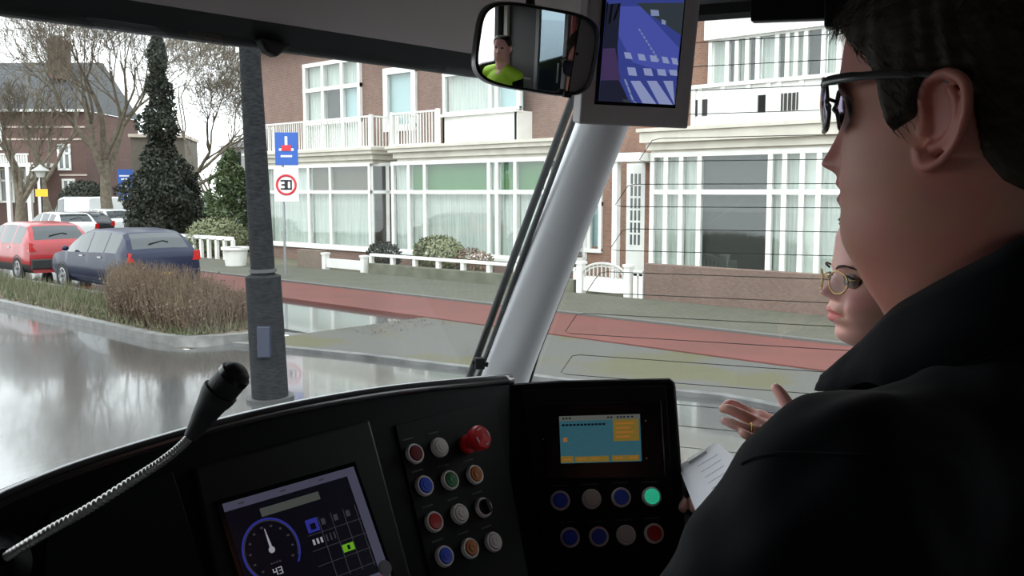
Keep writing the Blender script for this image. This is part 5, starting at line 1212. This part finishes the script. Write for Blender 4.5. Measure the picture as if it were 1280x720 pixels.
# ---------------------------------------------------------------- woman beyond him
fw_ = nrm(-RT * .995 - FH * .04); nt_ = P(1022, 365, 1.44)
cW = nt_ - fw_ * .119 + ZZ * .009
wom = empty('person', (cW[0], cW[1], FLZ), 'person with round gold-rimmed glasses talking with one hand raised, beyond the driver', 'person')
skinW = skin_mat('fair_pink_skin', (.90, .49, .42), (.78, .20, .19))
XF = [(.125, .03), (.115, .062), (.10, .078), (.082, .088), (.052, .090), (.03, .093), (.015, .088), (0, .086), (-.02, .090), (-.03, .097), (-.043, .096), (-.055, .094), (-.063, .084), (-.075, .085), (-.085, .080), (-.093, .066), (-.10, .045), (-.115, .035), (-.2, .035)]
XB = [(.125, -.02), (.11, -.07), (.08, -.092), (.03, -.10), (-.03, -.085), (-.07, -.062), (-.12, -.055), (-.2, -.06)]
W = [(.125, .02), (.11, .045), (.08, .065), (.04, .070), (0, .068), (-.03, .064), (-.06, .055), (-.08, .043), (-.093, .038), (-.11, .042), (-.14, .048), (-.2, .055)]
NO = [(.03, 0), (.018, .005), (.01, .012), (0, .022), (-.008, .029), (-.013, .026), (-.018, .012), (-.023, 0), (-.2, 0), (.125, 0)]
HW = Head(cW, fw_, XF, XB, W, NO, dict(ze=.011, zm=-.043, zc=-.077, brow=.002, lip=.006, sock=.009))
b = MB(); HW.mesh(b, -.19, .125, 130, 130); HW.ear(b, 1, k=.88, w=.066); HW.ear(b, -1, k=.88, w=.066)
def wl(f, l, z): return cW + fw_ * f + HW.l * l + ZZ * z
capsule(b, [wl(-.02, -.13, -.24), wl(-.02, 0, -.21), wl(-.02, .13, -.24)], [.055, .06, .055]); capsule(b, [wl(-.01, 0, -.25), wl(-.0, 0, -.45), wl(0, 0, -.62)], [.11, .11, .12])
# raised near hand
Dh = 1.33
wr1 = P(1000, 556, 1.28); pc1 = P(966, 536, 1.31)
Q = lambda *a: [P(u, v, d) for u, v, d in a]
F1 = [Q((950, 520, 1.335), (936, 515, 1.345), (915, 505, 1.35), (906, 508, 1.345)),
      Q((947, 529, 1.32), (930, 520, 1.32), (912, 512, 1.325), (904, 511, 1.33)),
      Q((947, 539, 1.305), (930, 535, 1.30), (914, 529, 1.305), (906, 526, 1.31)),
      Q((951, 549, 1.295), (940, 547, 1.285), (931, 543, 1.285), (927, 540, 1.29))]
TH1 = Q((984, 534, 1.30), (986, 512, 1.30), (977, 494, 1.305), (970, 485, 1.31))
hand(b, wr1, pc1, F1, TH1, r=.0078, pt=.0125)
el1 = wl(-.02, .23, -.46); capsule(b, [wl(-.02, .16, -.25), el1], [.04, .035]); capsule(b, [el1, wr1], [.035, .024])
# other hand on the clipboard
cb0 = P(884, 604, 1.30)
wr2 = cb0 + np.array([.12, .10, -.10]); el2 = wl(.0, -.25, -.46)
capsule(b, [wl(-.02, -.16, -.25), el2], [.04, .035]); capsule(b, [el2, wr2], [.035, .024])
dd2 = nrm(cb0 - wr2); s2 = nrm(np.cross(dd2, ZZ))
hand(b, wr2, wr2 + dd2 * .05, [[wr2 + dd2 * .08 + s2 * (.027 - .018 * k), wr2 + dd2 * .11 + s2 * (.027 - .018 * k) - ZZ * .008, wr2 + dd2 * .125 + s2 * (.027 - .018 * k) - ZZ * .022] for k in range(4)], [wr2 + dd2 * .02 + s2 * .025, wr2 + dd2 * .05 + s2 * .04 + ZZ * .01, wr2 + dd2 * .075 + s2 * .038 + ZZ * .012])
def toneW(p):
    q = p - HW.c; x, y, z = q @ HW.f, q @ HW.l, q @ HW.z
    return np.clip(.95 * ((np.abs(z + .044) < .0125 * np.clip(1.1 - np.abs(y) / .026, 0, 1)) & (x > .082)) + .28 * g_(z + .02, .018) * g_(np.abs(y) - .04, .02) * (x > .04), 0, 1)
bake(b, 'body', skinW, wom, .0019, 2, toneW)
# near eye, brow
for sgn in (1, -1):
    ec = HW.w((.0775, sgn * .031, .011)); ey = kid(MB().ell(ec, (.0118, .0118, .0118), 16, 12), 'eye', mat('eye_white', (.6, .58, .56), .2), wom, smooth=3.2)
    g = nrm(fw_ + HW.l * .12 * sgn - ZZ * .1); o_ = np.array(wom.location[:]); ir = MB().lathe(ec + g * .0102, g, [(.0056, 0), (.0052, .0013), (.002, .0019), (0, .002)], 16); ir.v = [tuple(np.array(p) - o_) for p in ir.v]; ir.build('iris', mat('brown_iris', (.03, .018, .01), .1), ey)
    kid(MB().tube(catmull([HW.w((.0845, sgn * .020, .0135)), HW.w((.0890, sgn * .028, .0185)), HW.w((.0865, sgn * .036, .0180)), HW.w((.077, sgn * .044, .013))], 4), .0018, 6), 'upper_eyelid', mat('lid_dark', (.07, .035, .028), .6), wom, smooth=3.2)
    kid(MB().tube(catmull([HW.w((.096, sgn * .014, .029)), HW.w((.0965, sgn * .026, .033)), HW.w((.090, sgn * .038, .034)), HW.w((.077, sgn * .050, .029))], 4), [.0018] * 3 + [.0022] * 5 + [.0016] * 3 + [.001] * 2, 6), 'eyebrow', mat('dark_brow', (.09, .05, .035), .8), wom, smooth=3.2)
gold = mat('gold_rim', (.45, .30, .12), .25, .9)
b = MB()
for sgn in (1, -1):
    b.tube([HW.w((.107 - 5 * (abs(sgn * .033 + .020 * cos(t)) ** 2), sgn * .033 + .020 * cos(t), .009 + .0175 * sin(t))) for t in np.linspace(0, 2 * pi, 33)], .0012, 6)
    b.tube(catmull([HW.w((.092, sgn * .053, .013)), HW.w((.075, sgn * .066, .016)), HW.w((.03, sgn * .074, .018)), HW.w((-.005, sgn * .075, .014))], 5), .0013, 6)
    kid(MB().grid(lambda i, j: HW.w((.1065 - 5 * ((sgn * .033 + .019 * (i / 4) * cos(j * pi / 12)) ** 2), sgn * .033 + .019 * (i / 4) * cos(j * pi / 12), .009 + .0165 * (i / 4) * sin(j * pi / 12))), 5, 24, closed=True), 'spectacle_lens', glass_mat('spectacle_glass', (.97, .96, .93), .03), wom, smooth=3.2)
b.tube([HW.w((.1045, -.010, .014)), HW.w((.108, 0, .017)), HW.w((.1045, .010, .014))], .0012, 6)
kid(b, 'spectacle_frame', gold, wom, smooth=3.2)
hx2 = [-.12, -.08, -.03, .0, .03, .05, .065, .08, .1]; hz2 = [-.08, -.06, -.02, .02, .035, .06, .088, .108, .12]
zs = np.linspace(.1255, -.06, 90); R_ = HW.surf(zs, 150, hairoff(.013, hx2, hz2, 8), features=False)
b = MB().grid(lambda i, j: HW.w(R_[i][j]), 90, 150, closed=True); b.add([HW.w(p) for p in R_[0]], [tuple(range(150))]); b.ell(HW.w((-.11, 0, .03)), (.035, .035, .035), 16, 12)
kid(b, 'hair', mat('dark_brown_hair', (.03, .018, .012), .5, bump=(220, .6, .002), noise=(60, (.06, .035, .02))), wom, smooth=3.2)
b = MB()
capsule(b, [wl(-.03, .03, -.17), wl(-.02, .15, -.235)], [.06, .065]); capsule(b, [wl(-.03, -.03, -.17), wl(-.02, -.15, -.235)], [.06, .065])
capsule(b, [wl(-.02, .16, -.24), el1], [.064, .052]); capsule(b, [wl(-.02, -.16, -.24), el2], [.064, .052]); capsule(b, [el1, el1 + (wr1 - el1) * .86], [.052, .040]); capsule(b, [el2, el2 + (wr2 - el2) * .86], [.052, .040])
b.ell(wl(-.01, 0, -.38), (.15, .19, .24), 24, 18, ax=(fw_, HW.l, ZZ)); b.ell(wl(0, 0, -.58), (.15, .19, .2), 24, 18, ax=(fw_, HW.l, ZZ))
blackc = mat('black_cloth', (.010, .010, .011), .8)
bake(b, 'coat', blackc, wom, .006, 8)
kid(MB().grid(lambda i, j: wl(-.005 + (.058 + .012 * j) * cos(i * pi / 12), (.062 + .01 * j) * sin(i * pi / 12), (-.115, -.15, -.20)[j]), 24, 3).grid(lambda i, j: wl(-.005 + (.058 + .012 * j) * cos(i * pi / 12 + 23 * pi / 12), (.062 + .01 * j) * sin(i * pi / 12 + 23 * pi / 12), (-.115, -.15, -.20)[j]), 2, 3), 'coat_collar', blackc, wom, smooth=3.2, solid=.004)
b = MB()
for sx in (-1, 1): capsule(b, [wl(0, .09 * sx, -.68), wl(.0, .10 * sx, -.90), wl(0, .10 * sx, -1.10)], [.095, .07, .05], 16)
bake(b, 'trousers', mat('black_trousers', (.01, .01, .012), .8), wom, .01, 3)
for sx in (-1, 1):
    b = MB(); zf = FLZ - cW[2] + .035; capsule(b, [wl(-.02, .10 * sx, zf), wl(.08, .10 * sx, zf), wl(.15, .10 * sx, zf)], [.035, .035, .03], 14); bake(b, 'shoe', mat('black_shoe', (.012, .012, .012), .35), wom, .005, 2)
k_ = F1[2]; c = (k_[0] * .35 + k_[1] * .65); t = nrm(k_[1] - k_[0]); a_ = nrm(np.cross(t, ZZ)); b__ = np.cross(t, a_)
kid(MB().tube([c + (a_ * cos(x) + b__ * sin(x)) * .0088 for x in np.linspace(0, 2 * pi, 21)], .0013, 6), 'ring', mat('yellow_gold', (.75, .5, .12), .2, 1.0), wom, smooth=3.2)
# clipboard with papers
cl = empty('clipboard', cb0, 'white papers on a dark clipboard held beside the black console', 'clipboard')
pa = [P(861, 577, 1.40), P(899, 557, 1.36), P(923, 576, 1.28), P(876, 640, 1.16)]
pn = nrm(np.cross(pa[1] - pa[0], pa[3] - pa[0])); pn = pn * np.sign(pn[2])
pb = [P(850, 583, 1.35), P(905, 565, 1.40), P(945, 600, 1.33), P(868, 665, 1.18)]
pb = [on(*uv, pa[0] - pn * .006, pn) for uv in ((852, 582), (902, 566), (955, 612), (876, 662))]
kid(MB().prism(pb, -pn * .003), 'board', mat('clip_board_dark', (.02, .02, .022), .5), cl)
paper = mat('white_paper', (.90, .90, .94), .6)
for k in range(3):
    off = [(0, 0), (-4, -2), (-7, 2)][k]; q = [on(u + off[0], v + off[1], pa[0] + pn * (.004 - .0022 * k), pn) for u, v in ((856, 583), (899, 556), (925, 577), (948, 612), (884, 655))]
    kid(MB().prism(q, pn * .0012), 'paper_sheet', paper, cl)
b = MB(); f_ = lambda u, v: on(u, v, pa[0] + pn * .0056, pn)
for k in range(7):
    a, c2 = f_(872 + k * 4.5, 583 + k * 7), f_(897 + k * 4.0, 568 + k * 7); L = c2 - a; n_ = nrm(np.cross(L, pn)) * .0007; b.prism([a - n_, a + n_, c2 + n_, c2 - n_], pn * .0002)
kid(b, 'printed_lettering', mat('print_grey', (.45, .45, .5), .7), cl)
kid(MB().prism([f_(860, 577), f_(882, 563), f_(884, 566), f_(862, 580)], pn * .004), 'clip', mat('clip_steel', (.45, .45, .46), .25, .9), cl)
# small black holder on the console edge
hp = onR(858, 625, -.03)
hd_ = empty('paper_holder', hp, 'small black plastic holder on the outer edge of the console', 'holder')
kid(MB().obox(hp + RX * .006, RX * .010, RN * .02, RY * .035), 'holder_body', blk2, hd_, bevel=.003)
kid(MB().obox(hp + RX * .006 + RY * .036, RX * .012, RN * .022, RY * .003), 'holder_rim', blk, hd_, bevel=.001)

# ---------------------------------------------------------------- passenger in a yellow vest behind the cab, seen in the mirror
cV = np.array([-.60, -1.22, 2.14])
vp = empty('person', (cV[0], cV[1], FLZ), 'person in bright yellow high-visibility vest sitting at the back, seen in the mirror', 'person')
XFv = [(.125, .02), (.115, .06), (.10, .08), (.06, .092), (.02, .09), (0, .088), (-.04, .092), (-.06, .09), (-.085, .085), (-.1, .06), (-.12, .04), (-.2, .04)]
HV = Head(cV, (0.25, 1, 0), XFv, XB_V, W_V, NO_V, dict(ze=.022, zm=-.05, zc=-.08))
b = MB(); HV.mesh(b, -.19, .125, 70, 70); HV.ear(b, 1); HV.ear(b, -1)
def vd(x, y, z): return cV + np.array([x, y, z])
capsule(b, [vd(-.14, -.02, -.24), vd(0, -.02, -.21), vd(.14, -.02, -.24)], [.055, .06, .055]); capsule(b, [vd(0, -.02, -.28), vd(0, -.02, -.6)], [.11, .13])
for sx in (-1, 1):
    e1 = vd(.23 * sx, .02, -.50); w1 = vd(.13 * sx, .25, -.56); capsule(b, [vd(.18 * sx, -.02, -.26), e1], [.045, .04]); capsule(b, [e1, w1], [.04, .026])
    d = nrm(w1 - e1); s_ = nrm(np.cross(d, ZZ)) * sx
    hand(b, w1, w1 + d * .05, [[w1 + d * .08 + s_ * (-.026 + .018 * k), w1 + d * .115 + s_ * (-.027 + .019 * k) - ZZ * .008, w1 + d * .135 + s_ * (-.027 + .019 * k) - ZZ * .022] for k in range(4)], [w1 + d * .02 - s_ * .022, w1 + d * .05 - s_ * .04, w1 + d * .075 - s_ * .042])
bake(b, 'body', skinW, vp, .003, 2, lambda p: np.zeros(len(p)))
zs = np.linspace(.1255, -.06, 50); R_ = HV.surf(zs, 90, hairoff(.012, hx2, hz2, 4), features=False)
b = MB().grid(lambda i, j: HV.w(R_[i][j]), 50, 90, closed=True); b.add([HV.w(p) for p in R_[0]], [tuple(range(90))]); kid(b, 'hair', MATS['dark_brown_hair'], vp, smooth=3.2)
b = MB(); b.ell(vd(0, -.02, -.40), (.20, .145, .23), 24, 16); capsule(b, [vd(-.05, -.02, -.20), vd(-.17, -.02, -.25)], [.06, .07]); capsule(b, [vd(.05, -.02, -.20), vd(.17, -.02, -.25)], [.06, .07]); b.ell(vd(0, -.02, -.58), (.19, .15, .15), 24, 16)
bake(b, 'safety_vest', mat('fluorescent_yellow', (.42, .72, .03), .6), vp, .007, 6)
for z_ in (-.42, -.52): kid(MB().grid(lambda i, j: vd(.212 * cos(i * pi / 20), -.02 + .160 * sin(i * pi / 20), z_ + .045 * j), 40, 2, closed=False), 'reflective_band', mat('reflective_silver', (.6, .6, .6), .3, .4), vp, smooth=3.2, solid=.002)
b = MB()
for sx in (-1, 1): e1 = vd(.23 * sx, .02, -.50); w1 = vd(.13 * sx, .25, -.56); capsule(b, [vd(.18 * sx, -.02, -.26), e1], [.060, .054]); capsule(b, [e1, e1 + (w1 - e1) * .88], [.054, .038])
bake(b, 'sleeves', navy, vp, .007, 4)
b = MB()
for sx in (-1, 1): capsule(b, [vd(.09 * sx, 0, -.70), vd(.11 * sx, .38, -.66)], [.095, .07]); capsule(b, [vd(.11 * sx, .38, -.66), vd(.11 * sx, .42, -1.06)], [.07, .05])
bake(b, 'trousers', MATS['black_trousers'], vp, .01, 3)
for sx in (-1, 1):
    b = MB(); capsule(b, [vd(.11 * sx, .42, -1.10), vd(.115 * sx, .50, -1.10), vd(.12 * sx, .60, -1.105)], [.035, .035, .03], 14); bake(b, 'shoe', MATS['black_shoe'], vp, .005, 2)
ps = empty('passenger_seat', (cV[0], cV[1] - .05, FLZ), 'grey folding seat under the person in the yellow vest', 'seat')
kid(MB().box(cV[0] - .22, cV[0] + .22, cV[1] - .18, cV[1] + .25, FLZ + .30, FLZ + .36), 'seat_cushion', lightw, ps, bevel=.02)
kid(MB().box(cV[0] - .22, cV[0] + .22, cV[1] - .26, cV[1] - .21, FLZ + .36, FLZ + .85), 'backrest', lightw, ps, bevel=.02)
kid(MB().box(cV[0] - .05, cV[0] + .05, cV[1] - .1, cV[1] + .1, FLZ, FLZ + .30), 'seat_pedestal', blk, ps)
